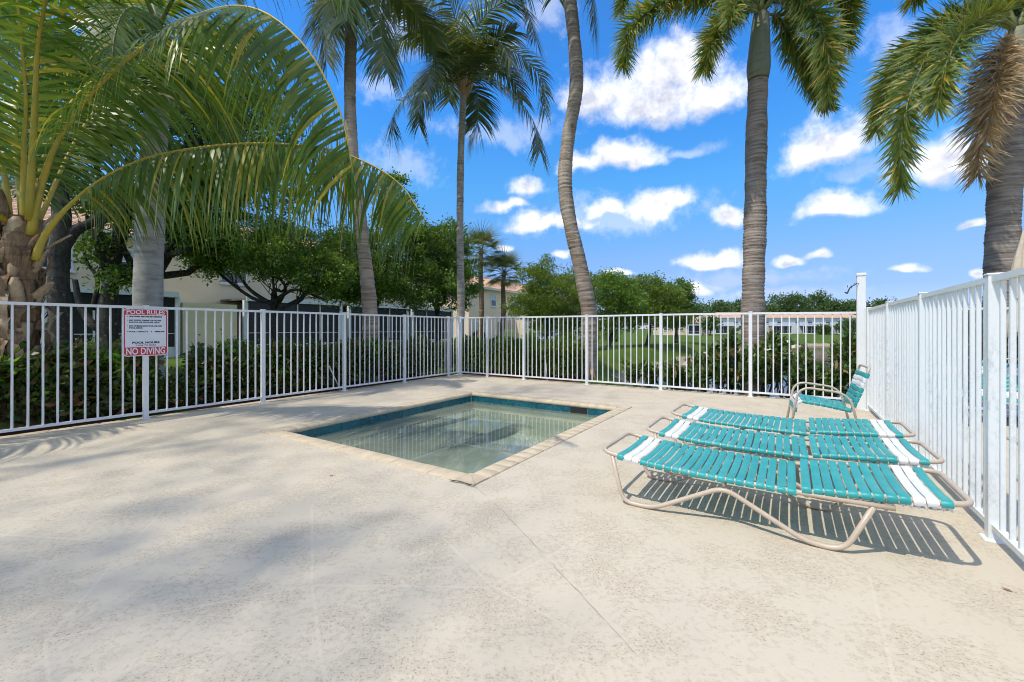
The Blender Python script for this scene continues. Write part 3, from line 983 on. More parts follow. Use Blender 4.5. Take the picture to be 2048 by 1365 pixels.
def make_lounger(label):
    W = 0.60
    r = 0.0145
    root = thing('chaise_lounge', label, 'chaise lounge', (0, 0, 0), TH, 'teal strap chaise lounges in a row')
    seat_prof = [(-0.775, 0.345), (-0.66, 0.322), (-0.40, 0.300), (-0.10, 0.288), (0.375, 0.284), (0.79, 0.286)]
    near = [(x, 0, z) for x, z in seat_prof]
    far = [(x, W, z) for x, z in seat_prof]
    path = rounded(near[::-1] + far, 0.085, 5)
    MB().tube(path, r, 10).build('seat_frame', 'beige_tube', root)
    bp = [(0.385, 0.306), (0.70, 0.332), (1.075, 0.360)]
    lb = [(0.412, 0.262), (0.445, 0.309)] + bp[1:]               # the hinge end dips below the straps
    loop = [(x, 0.004, z) for x, z in lb] + [(x, W - .004, z) for x, z in lb[::-1]]
    MB().tube(rounded(loop, 0.085, 5, True), r, 10, True).build('back_frame', 'beige_tube', root)
    for y in (0.0, W):
        leg = [(-0.70, y, 0.318), (-0.625, y, r), (-0.42, y, r), (0.0, y, 0.235), (0.42, y, r), (0.585, y, r), (0.705, y, 0.276)]
        MB().tube(rounded(leg, 0.075, 5), r, 10).build('leg', 'beige_tube', root)
        MB().tube([(0, y, 0.238), (0, y, 0.282)], 0.0075, 8).build('strut', 'beige_tube', root)
    MB().tube([(0.0, 0.014, 0.235), (0.0, W - .014, 0.235)], 0.010, 8).build('cross_bar', 'beige_tube', root)
    MB().tube([(0.755, 0.012, 0.268), (0.755, W - .012, 0.268)], 0.010, 8).build('cross_bar', 'beige_tube', root)
    rack = MB()                                          # notched plates of the reclining back
    for y in (0.05, W - .054):
        poly = [(0.80, 0.318), (1.02, 0.332)]
        for k in range(7):
            poly += [(1.02 - k * .03, 0.318 - .002 * k), (1.008 - k * .03, 0.295 - .002 * k)]
        mb = MB().prism(poly, y, y + .004)
        mb.v = [(x, q, z) for x, z, q in mb.v]
        mb.build('recline_rack', 'white_strap', root)
    def z_on(prof, x):
        for (x0, z0), (x1, z1) in zip(prof, prof[1:]):
            if x <= x1:
                return z0 + (z1 - z0) * (x - x0) / (x1 - x0), math.atan2(z1 - z0, x1 - x0)
    st_t = strap_mesh('strap', 0.0440, W)
    st_t.materials.append(MATS['teal_strap'])
    st_w = st_t.copy()
    st_w.materials[0] = MATS['white_strap']
    rs = random.Random(11)
    def lay(prof, x0, x1, n, white):
        for i in range(n):
            x = x0 + (x1 - x0) * (i + .5) / n
            z, an = z_on(prof, x)
            o = link('strap', st_w if i in white else st_t, None, root)
            o.matrix_local = Matrix.Translation((x + rs.uniform(-.0015, .0015), 0, z)) @ Matrix.Rotation(-an, 4, 'Y') @ Matrix.Rotation(rs.uniform(-.004, .004), 4, 'Z') @ Matrix.Diagonal((1, 1, rs.uniform(.9, 1.1), 1))
    lay(seat_prof, -0.665, 0.374, 20, (1, 2))
    lay(bp, 0.392, 1.005, 12, (9, 10))
    return root
L1 = make_lounger('nearest teal and white strap chaise lounge, the largest of the row')
L1.location = E(6.885, -5.77, 0)
L2 = copy_tree(L1)
L2['label'] = 'middle chaise lounge of the row of three on this side of the fence'
L2.location = E(6.965, -4.95, 0)
L3 = copy_tree(L1)
L3['label'] = 'farthest chaise lounge of the row, just in front of the armchair'
L3.location = E(6.975, -4.11, 0)
L4 = copy_tree(L1)
L4['label'] = 'chaise lounge on the far side of the weathered right fence'
L4.location = E(9.45, -4.25, 0)
for k, l in enumerate((L1, L2, L3, L4)):
    l.rotation_euler.z = TH + R((0, .8, -.9, 2)[k])

# ------------------------------------------------------------------ strap armchairs
def make_chair(label):
    root = thing('strap_armchair', label, 'armchair', (0, 0, 0), TH, 'low teal strap armchairs')
    w, r = 0.255, 0.0125
    for y in (-w - .012, w + .012):
        side = [(-0.325, y, r), (-0.235, y, 0.575), (0.20, y, 0.525), (0.315, y, r)]
        MB().tube(rounded(side, 0.13, 7), r, 10).build('arm_leg_frame', 'beige_tube', root)
        for x in (-0.325, 0.315):
            MB().tube([(x, y, 0.0), (x, y, 0.022)], 0.016, 8).build('foot_cap', 'rubber_and_recess_black', root)
    sp = [(-0.275, 0.285), (-0.262, 0.385), (-0.215, 0.418), (0.0, 0.392), (0.225, 0.350)]
    bk = [(0.225, 0.350), (0.29, 0.52), (0.375, 0.80)]
    near = [(x, -w, z) for x, z in sp]
    MB().tube(rounded([(x, -w, z) for x, z in sp[::-1]] + [(x, w, z) for x, z in sp], 0.04, 4), r, 10).build('seat_frame', 'beige_tube', root)
    wb = w - .028
    MB().tube(rounded([(x, -wb, z) for x, z in bk] + [(x, wb, z) for x, z in bk[::-1]], 0.06, 5), r, 10).build('back_frame', 'beige_tube', root)
    def along(prof, s):
        acc = 0
        for (x0, z0), (x1, z1) in zip(prof, prof[1:]):
            l = math.hypot(x1 - x0, z1 - z0)
            if s <= acc + l + 1e-6:
                k = (s - acc) / l
                return x0 + (x1 - x0) * k, z0 + (z1 - z0) * k, math.atan2(z1 - z0, x1 - x0)
            acc += l
        return x1, z1, math.atan2(z1 - z0, x1 - x0)
    rs = random.Random(4)
    def lay(prof, half, s0, s1, n, white, width):
        me = strap_mesh('strap', width, 2 * half)
        me.materials.append(MATS['teal_strap'])
        mw = me.copy()
        mw.materials[0] = MATS['white_strap']
        for i in range(n):
            x, z, an = along(prof, s0 + (s1 - s0) * (i + .5) / n)
            o = link('strap', mw if i in white else me, None, root)
            o.matrix_local = Matrix.Translation((x, 0, z)) @ Matrix.Rotation(-an, 4, 'Y') @ Matrix.Rotation(rs.uniform(-.006, .006), 4, 'Z') @ Matrix.Translation((0, -half, 0))
    lay(sp, w, 0.01, 0.60, 11, (1, 2), 0.0485)
    lay(bk, wb, 0.04, 0.415, 7, (4, 5), 0.0485)
    return root
ch = make_chair('teal and white strap armchair in the corner beside the tall post')
ch.location = E(7.52, -2.78, 0)
ch.rotation_euler.z = TH + R(4)
for (a, b, rz, lab) in ((10.3, -0.75, 62, 'strap armchair behind the right fence, its back to the hedge, nearest the picture edge'),
                        (9.55, -0.7, 75, 'strap armchair behind the right fence, middle one glimpsed through the pickets'),
                        (8.85, -0.8, 80, 'strap armchair behind the right fence, closest to the tall post')):
    c = copy_tree(ch)
    c['label'] = lab
    c.location = E(a, b, 0)
    c.rotation_euler.z = TH + R(rz)

# closed canvas umbrella on the neighbouring terrace
um = thing('closed_umbrella', 'folded beige canvas umbrella standing beyond the right fence', 'umbrella', (6.37, 5.32, 0), 0)
MB().tube([(0, 0, 0.05), (0, 0, 2.45)], .019, 10).build('umbrella_pole', 'beige_tube', um)
MB().prism([(.25 * math.cos(R(22.5 * k)), .25 * math.sin(R(22.5 * k))) for k in range(16)], 0.0, 0.06).build('umbrella_base', 'dark_metal', um)
cm = MB()
nn_, rows = 32, [(2.42, .03), (2.3, .05), (2.1, .09), (1.85, .12), (1.62, .10), (1.55, .09), (1.4, .13), (1.2, .17), (1.12, .165)]
v, f = [], []
for z, rr_ in rows:
    for k in range(nn_):
        q = rr_ * (1 + 0.28 * math.sin(8 * 2 * math.pi * k / nn_ + z * 2))
        v.append((q * math.cos(2 * math.pi * k / nn_), q * math.sin(2 * math.pi * k / nn_), z + (0.05 * math.sin(8 * 2 * math.pi * k / nn_) if z < 1.3 else 0)))
for i in range(len(rows) - 1):
    for k in range(nn_):
        l = (k + 1) % nn_
        f.append((i * nn_ + k, (i + 1) * nn_ + k, (i + 1) * nn_ + l, i * nn_ + l))
cm.add(v, f, True)
cm.build('umbrella_canopy', 'canvas', um)
MB().tube([(.105 * math.cos(R(15 * k)), .105 * math.sin(R(15 * k)), 1.58) for k in range(24)], .012, 6, True).build('tie_strap', 'canvas', um)

# ------------------------------------------------------------------ plants: builders
def nrm(a):
    return a / np.maximum(np.linalg.norm(a, axis=-1, keepdims=True), 1e-9)
def leaf_quads(rg, pos, dirs, L, W, fold=0.0):
    """one pointed leaf per position: a diamond of four corners"""
    n = len(pos)
    side = nrm(np.cross(dirs, nrm(rg.normal(size=(n, 3)))))
    l = L * np.clip(rg.lognormal(-.05, .32, (n, 1)), .4, 1.9)
    w = W * rg.uniform(0.7, 1.2, (n, 1))
    nrml = np.cross(dirs, side)
    mid = pos + dirs * l * 0.45
    v = np.stack([pos, mid + side * w * .5 + nrml * fold * w, pos + dirs * l, mid - side * w * .5 + nrml * fold * w], 1).reshape(-1, 3)
    f = np.arange(4 * n).reshape(n, 4)
    return v, f
def crown_leaves(rg, lobes, per, L, W, spread, up=0.2):
    """lobes: (centre, radii, clusters); leaf clusters lie mostly near the surface of each lobe"""
    allp, alld = [], []
    cents = []
    for c, r, n in lobes:
        c = np.array(c, float)
        r = np.array(r, float)
        u = nrm(rg.normal(size=(n, 3)))
        k = rg.uniform(0.15, 1.0, (n, 1)) ** 0.5 * rg.uniform(0.85, 1.12, (n, 1))
        cc = c + nrm(u) * r * k
        cents.append(cc)
        m = rg.integers(int(per * .5), int(per * 1.5), n)
        rep = np.repeat(np.arange(n), m)
        off = rg.normal(size=(len(rep), 3)) * spread * rg.uniform(0.6, 1.3, (n, 1))[rep]
        off[:, 2] *= 0.7
        p = cc[rep] + off
        out = nrm((p - c) / r)
        d = nrm(out * 0.7 + rg.normal(size=p.shape) * 0.8 + np.array([0, 0, up]))
        allp.append(p)
        alld.append(d)
    p, d = np.concatenate(allp), np.concatenate(alld)
    v, f = leaf_quads(rg, p, d, L, W, 0.12)
    return v, f, np.concatenate(cents)
def limb(mb, p0, p1, r0, r1, rg, wig=0.12, n=7, sides=7):
    p0, p1 = Vector(p0), Vector(p1)
    d = p1 - p0
    pts = [p0]
    for k in (0.33, 0.66):
        pts.append(p0 + d * k + Vector(rg.normal(size=3)) * wig * d.length * 0.5 + Vector((0, 0, -0.05 * d.length)))
    pts.append(p1)
    pts = catmull(pts, n // 3 + 2)
    m = len(pts)
    mb.tube(pts, [r0 + (r1 - r0) * (i / (m - 1)) ** 0.8 for i in range(m)], sides)
    return pts
def tree(name, label, cat, base, lobes, seed, leaf='oak_leaf', trunk_pts=None, r0=0.2, per=60, L=0.09, W=0.05, spread=0.28, group=None, bark_m='dark_bark', twigs=0.12, forks=None):
    rg = np.random.default_rng(seed)
    base = Vector(base)
    root = thing(name, label, cat, base, 0, group)
    if name in ('broadleaf_tree', 'lawn_tree'):  # tight leaf clumps with gaps between them
        spread, L, W = spread * .66, L * 1.08, W * 1.08
        lobes = [(c, r, int(n * 1.05)) for c, r, n in lobes]
    ll = [((Vector(c) - base), r, n) for c, r, n in lobes]
    v, f, cents = crown_leaves(rg, ll, per, L, W, spread)
    link('crown', np_mesh('crown', v, f), leaf, root)['kind'] = 'stuff'
    mb = MB()
    tp_ = [Vector(q) - base for q in trunk_pts]
    pts = catmull(tp_, 5)
    m = len(pts)
    rad = [r0 * (1 - 0.45 * i / (m - 1)) * (1 + 0.35 * max(0, 1 - i / 3)) * rg.uniform(.93, 1.07) for i in range(m)]
    mb.tube(pts, rad, 10)
    top = pts[-1]
    tips = []
    for c, r, n in ll:
        end = Vector(c) + Vector((0, 0, -0.2 * r[2]))
        s = pts[int(m * rg.uniform(.72, .99))]
        br = limb(mb, s, end, r0 * .5, r0 * .16, rg, 0.22)
        tips.append(br)
    for fk in forks or []:
        q = [Vector(x) - base for x in fk[0]]
        cp = catmull(q, 5)
        mb.tube(cp, [fk[1] + (fk[2] - fk[1]) * i / (len(cp) - 1) for i in range(len(cp))], 8)
    for c in cents[:: max(1, int(1 / twigs))]:
        c = Vector(c)
        br = min(tips, key=lambda b: (b[len(b) // 2] - c).length)
        s = br[int(len(br) * rg.uniform(.35, .95))]
        limb(mb, s, c, r0 * .13, r0 * .03, rg, 0.2, 3, 5)
    mb.build('trunk', bark_m, root)
    return root

def frond_np(rg, path, n, Lmax, W, droop, ang0=70, ang1=25, start=0.18, plumose=False, segs=5, lift=0.15, prof=None, jitter=0.08):
    """leaflets along a rachis. returns verts of shape (leaflets, 2*(segs+1), 3)"""
    P = np.array([tuple(p) for p in path])
    cum = np.concatenate([[0], np.cumsum(np.linalg.norm(np.diff(P, axis=0), axis=1))])
    total = cum[-1]
    T = np.gradient(P, axis=0)
    T = nrm(T)
    if plumose:
        t = rg.uniform(start, 1.0, n)
        phi = rg.uniform(0, 2 * np.pi, n)
    else:
        t = np.repeat(np.linspace(start, 0.995, n // 2), 2) + rg.uniform(-.004, .004, (n // 2) * 2)
        n = len(t)
        phi = np.tile([0.0, np.pi], n // 2) + rg.normal(0, .12, n)
    s = np.clip(t, 0, 1) * total
    base = np.stack([np.interp(s, cum, P[:, k]) for k in range(3)], 1)
    tg = nrm(np.stack([np.interp(s, cum, T[:, k]) for k in range(3)], 1))
    up = np.tile([0, 0, 1.0], (n, 1))
    hor = np.array(P[-1] - P[0])
    sd = np.cross(tg, up)
    ref = nrm(np.cross(hor, [0, 0, 1.0]))
    flip = (sd @ ref) < 0
    sd[flip] *= -1
    weak = np.linalg.norm(sd, axis=1) < 0.15
    sd[weak] = ref
    sd = nrm(sd)
    nm = nrm(np.cross(sd, tg))
    ang = np.radians(ang0 + (ang1 - ang0) * (t - start) / (1 - start)) + rg.normal(0, jitter, n)
    lat = sd * np.cos(phi)[:, None] + nm * (np.sin(phi)[:, None] + (0 if plumose else lift))
    d = nrm(tg * np.cos(ang)[:, None] + lat * np.sin(ang)[:, None])
    q = (t - start) / (1 - start)
    if prof is None:
        ln = Lmax * np.clip(0.55 + 1.6 * q, 0, 1) * np.clip(1.12 - 0.72 * np.clip(q - .35, 0, 1) / .65, .3, 1)
    else:
        ln = Lmax * prof(q)
    ln = ln * rg.uniform(.85, 1.1, n)
    dr = droop * rg.uniform(.75, 1.25, n)
    pos = base.copy()
    out = np.empty((n, 2 * (segs + 1), 3))
    for k in range(segs + 1):
        wv = np.cross(d, nm if not plumose else nrm(np.cross(d, tg)))
        wv = nrm(wv)
        u = k / segs
        w = W * (0.55 + 1.8 * u if u < .25 else (1 - u) / .75 * .97 + .03)
        out[:, 2 * k] = pos + wv * w * .5
        out[:, 2 * k + 1] = pos - wv * w * .5
        step = (ln / segs)[:, None]
        pos = pos + d * step
        d = nrm(d + np.array([0, 0, -1.0]) * (dr * (0.35 + u) / segs)[:, None])
    return out
def strips_mesh(name, arr):
    n, m, _ = arr.shape
    k = np.arange(m // 2 - 1) * 2
    f = np.stack([k, k + 1, k + 3, k + 2], 1)
    F_ = (f[None] + (np.arange(n) * m)[:, None, None]).reshape(-1, 4)
    return np_mesh(name, arr.reshape(-1, 3), F_)
def arc_path(p0, az, el, length, bend, n=14, twist=0.0, power=1.3):
    """rachis leaving p0 at elevation el, bending down by bend radians in all"""
    p = Vector(p0)
    out = [p.copy()]
    for i in range(n):
        u = (i + .5) / n
        e = el - bend * u ** power
        a = az + twist * u
        p = p + Vector((math.cos(e) * math.cos(a), math.cos(e) * math.sin(a), math.sin(e))) * (length / n)
        out.append(p.copy())
    return out
def add_frond(root, rg, path, leaf, petiole, r0, r1, start, single=False, **kw):
    m = len(path)
    mb = MB().tube(path, [r0 * (1 - min(1, i / (m * .25))) + (r0 * .55) * min(1, i / (m * .25)) * (1 - i / (m - 1)) + r1 * (i / (m - 1)) for i in range(m)], 7)
    fr = mb.build('frond', petiole, root)
    arr = frond_np(rg, path, start=start, **kw)
    if single:                                   # nearest fronds: the largest leaflets each on its own
        me_m = MATS[leaf]
        size = np.linalg.norm(arr[:, -1] - arr[:, 0], axis=1)
        order = np.argsort(-size)
        rest = link('leaflets', strips_mesh('leaflets', arr[order[single:]]), leaf, fr)
        rest['kind'] = 'stuff'
        for a in arr[order[:single]]:
            me = strips_mesh('leaflet', a[None])
            me.materials.append(me_m)
            o = bpy.data.objects.new('leaflet', me)
            COL.objects.link(o)
            o.parent = fr
    else:
        lf = link('leaflets', strips_mesh('leaflets', arr), leaf, fr)
        lf['kind'] = 'stuff'
    return fr
def ringed_trunk(root, pts, r_bot, r_top, mat, rings, depth=0.02, flare=0.0, sides=16, seed=1, bulge=0.0, name='trunk'):
    rg = np.random.default_rng(seed)
    cp = catmull(pts, max(4, int(rings * 4 / (len(pts) - 1))))
    m = len(cp)
    rad = []
    ph, dp = 0.0, depth
    for i in range(m):
        u = i / (m - 1)
        r = r_bot + (r_top - r_bot) * u ** 0.8
        r *= 1 + flare * math.exp(-u * 14) + bulge * math.sin(math.pi * u) ** 2
        ph += rg.uniform(.13, .37)               # leaf scars at uneven spacing
        if ph >= 1:
            ph -= 1
            dp = depth * rg.uniform(.5, 1.25)
        r *= 1 - dp * ph + rg.normal(0, depth * .2) + .035 * math.sin(i * .061 + seed) + .025 * math.sin(i * .17 + 2 * seed)
        rad.append(r)
    mb = MB().tube(cp, rad, sides)
    vv = np.array(mb.v)
    vv += rg.normal(0, r_bot * depth * .22, vv.shape) * np.array([1, 1, .6])
    mb.v = [tuple(x) for x in vv]
    mb.sm = [True] * len(mb.sm)
    return mb.build(name, mat, root)

# ------------------------------------------------------------------ houses
def house(label, origin, rotz, length, depth, eave, ridge, wall, setback=0.0, windows=(), porch=(), win_z=(3.6, 4.8), z0=-0.1, group=None, over=0.5, shades='shutter_grey', gate=0.42):
    """x along the facade, y away from the viewer; porch: (x0, x1, kind)"""
    root = thing('townhouse', label, 'house', origin, rotz, group)
    MB().box((0, setback, z0), (length, depth, eave)).build('wall', wall, root)
    yb = setback - over
    MB().box((-over, yb, eave + .003), (length + over, depth + over, eave + 0.16)).build('eave_fascia', 'trim_white', root)
    # barrel tile roof: hipped, ridge along x
    mid = (yb + depth + over) / 2
    run = mid - yb
    mb = MB()
    rows = max(3, int(math.hypot(run, ridge - eave) / 0.42))
    per = 0.30 if length < 60 and origin.y < 60 else 0.9
    x0, x1 = -over, length + over
    cols = int((x1 - x0) / per * 4)
    v, f = [], []
    for r in range(rows + 1):
        for lip in ((0, 1) if r < rows else (0,)):
            u = r / rows
            y = yb + run * u
            z = eave + .165 + (ridge - eave) * u + (0.035 if lip == 0 and r else 0.0)
            hip = run * u
            for c in range(cols + 1):
                x = x0 + hip + (x1 - x0 - 2 * hip) * c / cols
                v.append((x, y, z + 0.045 * abs(math.sin(math.pi * c / 4)) - (0.0 if lip == 0 else 0.0)))
    nr = len(v) // (cols + 1)
    for r in range(nr - 1):
        for c in range(cols):
            k = r * (cols + 1) + c
            f.append((k, k + 1, k + cols + 2, k + cols + 1))
    mb.add(v, f)
    z = eave + .165
    tp1, tp2 = (x0 + run, mid, ridge + .165), (x1 - run, mid, ridge + .165)
    mb.add([(x0, yb, z), (x0, depth + over, z), tp1, tp2, (x1, yb, z), (x1, depth + over, z)], [(0, 2, 1), (4, 5, 3), (1, 2, 3, 5)])
    rf = mb.build('roof', 'roof_tile', root)
    MB().tube([Vector(tp1) + Vector((0, 0, .03)), Vector(tp2) + Vector((0, 0, .03))], .11, 8).build('ridge_cap', 'roof_tile', rf)
    for wx, ww in windows:
        za, zb = win_z
        fr = MB()
        t_ = 0.07
        y0, y1 = setback - 0.06, setback - 0.002
        for lo, hi in (((wx, za), (wx + ww, za + t_)), ((wx, zb - t_), (wx + ww, zb)), ((wx, za + t_), (wx + t_, zb - t_)), ((wx + ww - t_, za + t_), (wx + ww, zb - t_))):
            fr.box((lo[0], y0, lo[1]), (hi[0], y1, hi[1]))
        w = fr.build('window', 'trim_white', root)
        mz = (za + zb) / 2
        MB().box((wx + t_, setback - .03, za + t_), (wx + ww - t_, setback - .012, mz - .02)).build('pane', 'window_glass', w)
        MB().box((wx + t_, setback - .022, mz + .02), (wx + ww - t_, setback - .008, zb - t_)).build('pane', 'blind', w)
        MB().box((wx + t_, setback - .045, mz - .019), (wx + ww - t_, setback - .005, mz + .019)).build('window_bar', 'trim_white', w)
        MB().box((wx - .06, setback - .12, za - .08), (wx + ww + .06, setback - .001, za - .002)).build('sill', 'trim_white', w)
    for a, b, kind in porch:
        if kind == 'screen':
            pr = bpy.data.objects.new('screened_porch', None)
            COL.objects.link(pr)
            pr.parent = root
            d0, d1 = (-0.0, setback) if setback > 0.5 else (-2.2, 0.0)
            MB().box((a, d0 - .15, 2.62), (b, d1 - .003, 2.72)).build('porch_roof', 'roof_grey', pr)
            MB().box((a - .02, d0 - .19, 2.56), (b + .02, d0 - .152, 2.78)).build('fascia', 'trim_white', pr)
            n = max(1, round((b - a) / 1.35))
            for i in range(n + 1):
                x = a + (b - a) * i / n
                big = i in (0, n)
                s = .09 if big else .032
                MB().box((x - s, d0 - s, z0), (x + s, d0 + s, 2.6)).build('porch_post', 'trim_white', pr)
            for i in range(n):
                xa, xb = a + (b - a) * i / n + .035, a + (b - a) * (i + 1) / n - .035
                MB().box((xa, d0 - .012, gate + .003), (xb, d0 + .004, 2.555)).build('screen', 'screen_dark', pr)
                MB().box((xa, d0 - .025, z0), (xb, d0 + .025, gate)).build('kick_panel', 'trim_white', pr)
                MB().box((xa, d0 - .02, 0.98), (xb, d0 - .0125, 1.01)).build('mid_rail', 'trim_white', pr)
        elif kind == 'wall':
            d0 = -0.05 if setback > 0.5 else -2.3
            MB().box((a, d0, z0), (b, setback - .002, 2.35)).build('garden_wall', wall, root)
        elif kind == 'slider':
            MB().box((a, setback - .05, z0), (b, setback - .003, 2.1)).build('sliding_door', 'trim_white', root)
            MB().box((a + .08, setback - .06, z0 + .1), (b - .08, setback - .0505, 2.02)).build('pane', 'blind', root)
        elif kind == 'door':
            MB().box((a, setback - .05, z0), (b, setback - .003, 2.1)).build('door', 'shutter_grey', root)
    return root
H1 = Vector((-12.8, 21.5, 0)) - EU * 12.5
house('cream two storey townhouse with screened porch behind the trees on the left', H1, TH + R(90), 27.5, 13.0, 5.25, 7.6, 'cream_stucco', 2.6,
      windows=[(1.5, 1.3), (5.2, 1.3), (7.4, 1.3), (12.0, 1.3), (16.5, 1.3), (21, 1.3), (25, 1.2)],
      porch=[(0.3, 4.6, 'screen'), (5.2, 9.2, 'screen'), (9.4, 11.6, 'wall'), (12.0, 17.3, 'screen'), (17.9, 22.6, 'screen'), (23.1, 27.3, 'screen')])
H2 = Vector((-3.1, 44.7, -0.15)) - EU * 2.2
house('peach two storey townhouse with tiled roof beyond the back hedge', H2, TH + R(90), 29.0, 12.0, 5.45, 7.6, 'peach_stucco', 0.0,
      windows=[(3.7, 0.95), (8.0, 1.35), (12.5, 1.3), (17, 1.3), (21.5, 1.0), (26, 1.3)], win_z=(3.75, 5.1),
      porch=[(0.8, 3.0, 'slider'), (5.0, 6.2, 'door'), (6.8, 10.0, 'wall'), (10.2, 14.5, 'screen'), (15, 19, 'screen'), (19.4, 22, 'wall'), (22.2, 27.5, 'screen')])
house('long white townhouse row with dark screened porches across the lake', Vector((66, 146, -0.5)), 0.0, 56.0, 12.0, 5.3, 7.2, 'white_stucco', 0.0,
      windows=[(3.2 + 5.2 * i + (0.9 if i % 2 else 0), 1.5) for i in range(10)], win_z=(3.5, 4.7),
      porch=[(2, 8.5, 'screen'), (11, 17.5, 'screen'), (21, 27.5, 'screen'), (31.5, 40.5, 'screen'), (43, 49, 'screen'), (50.5, 55.5, 'screen')], gate=0.3)
house('tan house with porch partly hidden at the lake end of the lawn', Vector((39, 114, -0.5)), R(-8), 12.5, 9.0, 3.2, 5.0, 'peach_stucco', 0.0,
      windows=[(1.2, 1.2), (5.0, 1.2), (10.5, 1.2)], win_z=(1.2, 2.4), porch=[(6.8, 10.0, 'screen')])

# ------------------------------------------------------------------ palms
def P(lst, y0=None):
    return [at(*q) for q in lst]
def rel(pts, base):
    return [Vector(p) - base for p in pts]

# the near coconut palm at the left edge
def near_coconut():
    base = Vector((-6.2, 5.4, -0.06))
    root = thing('coconut_palm', 'near coconut palm with yellow stalks arching in from the left edge', 'palm tree', base)
    rg = np.random.default_rng(21)
    ringed_trunk(root, rel([base, (-6.22, 5.4, .6), (-6.2, 5.42, 1.3), (-6.17, 5.4, 2.0), (-6.12, 5.4, 2.6)], base), .21, .17, 'palm_fibre', 26, .05, .4, 14, 3)
    crown = Vector((0.07, 0.0, 2.55))
    # old leaf bases clasping the trunk, ragged fibre between
    for k in range(46):
        an = k * 2.399 + rg.uniform(-.3, .3)
        z = 0.75 + 1.85 * (k / 46) + rg.uniform(-.05, .05)
        ln = rg.uniform(.28, .62) * (1.0 if k > 8 else .7)
        tilt = rg.uniform(.18, .55)
        w = rg.uniform(.075, .125)
        d = Vector((math.cos(an), math.sin(an), 0))
        s = Vector((-math.sin(an), math.cos(an), 0))
        droop = rg.random() < 0.35
        pts = []
        for i in range(6):
            u = i / 5
            up_ = u * ln * (1 - tilt) if not droop else ln * (0.35 * math.sin(u * 2.6) - 0.55 * u * u)
            pts.append(crown * 0 + Vector((0, 0, z)) + d * (0.15 + ln * tilt * u * (1.0 if not droop else .55)) + Vector((0, 0, up_)))
        v, f = [], []
        for i, p in enumerate(pts):
            u = i / 5
            ww = w * (1 - .45 * u) * (1.0 if i < 5 else rg.uniform(.5, .9))
            th = .018 * (1 - .6 * u)
            tw = rg.uniform(-.012, .012)
            v += [p - s * ww + d * -.018, p - s * ww * .3 + d * (th + tw), p + s * ww * .3 + d * (th - tw), p + s * ww + d * -.018, p + d * -.02]
        for i in range(5):
            for k2 in range(5):
                l2 = (k2 + 1) % 5
                f.append((i * 5 + k2, i * 5 + l2, i * 5 + 5 + l2, i * 5 + 5 + k2))
        f += [(4, 3, 2, 1, 0), (25, 26, 27, 28, 29)]
        MB().add(v, f, True).build('leaf_base', 'palm_boot' if rg.random() < .75 else 'palm_fibre', root)
    for k in range(36):                          # torn fibre flaps
        an = rg.uniform(0, 6.28)
        z = rg.uniform(1.1, 2.5)
        d = Vector((math.cos(an), math.sin(an), 0))
        s = Vector((-math.sin(an), math.cos(an), 0))
        v, f = [], []
        L_ = rg.uniform(.25, .6)
        for i in range(6):
            u = i / 5
            c = d * (.19 + .12 * math.sin(u * 3)) + Vector((0, 0, z - L_ * u * u)) + s * rg.uniform(-.02, .02)
            ww = .07 * (1 - u * .8) * rg.uniform(.7, 1.2)
            v += [c - s * ww, c + s * ww]
        f = [(2 * i, 2 * i + 1, 2 * i + 3, 2 * i + 2) for i in range(5)]
        MB().add(v, f, True).build('fibre_flap', 'palm_fibre' if k % 3 else 'palm_boot', root)
    kw = dict(leaf='coconut_leaf', petiole='yellow_petiole')
    def fr(lst, n, Lm, droop, start, single=False, r0=.042, **k2):
        add_frond(root, rg, catmull(rel(P(lst), base), 5), r0=r0, r1=.006, start=start, single=single, n=n, Lmax=Lm, W=k2.pop('W', .040), droop=droop, segs=6, **kw, **k2)
    fr([(62, 470, 5.35), (75, 400, 5.3), (112, 290, 5.2), (190, 180, 5.0), (300, 85, 4.8), (420, 22, 4.6), (520, 22, 4.4), (615, 100, 4.3), (680, 225, 4.25), (706, 345, 4.2)], 260, 1.45, 2.8, .20, 150, r0=.052, W=.040, lift=-.95, ang0=76, ang1=48, prof=lambda q: np.clip(.55 + 2.0 * q, 0, 1) * np.clip(1.08 - .38 * np.clip(q - .55, 0, 1) / .45, .5, 1))
    fr([(70, 520, 5.35), (90, 470, 5.35), (135, 415, 5.35), (205, 358, 5.35), (300, 315, 5.3), (430, 292, 5.2), (560, 288, 5.1), (680, 305, 5.0), (790, 360, 4.95), (850, 440, 4.9)], 270, 1.30, 3.2, .17, 150, r0=.046, W=.038, lift=-1.6, ang0=80, ang1=55, prof=lambda q: np.clip(.55 + 2.0 * q, 0, 1) * np.clip(1.08 - .38 * np.clip(q - .55, 0, 1) / .45, .5, 1))
    fr([(48, 460, 5.35), (48, 300, 5.25), (52, 200, 5.1), (42, 80, 4.9), (28, -60, 4.7), (0, -220, 4.4), (-60, -330, 4.0)], 130, 1.15, 2.2, .16, W=.05, lift=-.2)
    fr([(20, 460, 5.35), (4, 330, 5.3), (-50, 200, 5.2), (-170, 90, 5.0), (-330, 40, 4.8), (-480, 60, 4.6)], 110, 1.05, 2.2, .2, W=.05)
    fr([(58, 440, 5.3), (68, 250, 5.0), (80, 60, 4.7), (130, -90, 4.2), (290, -150, 3.9), (450, -130, 3.6), (590, -110, 3.3), (700, -20, 3.1)], 140, 1.0, 2.8, .28, W=.045, lift=-.5)
    fr([(60, 430, 5.6), (110, 260, 6.0), (190, 160, 6.5), (310, 130, 7.0), (420, 190, 7.4), (480, 300, 7.6)], 160, 1.3, 2.6, .14, W=.055, lift=-.6)
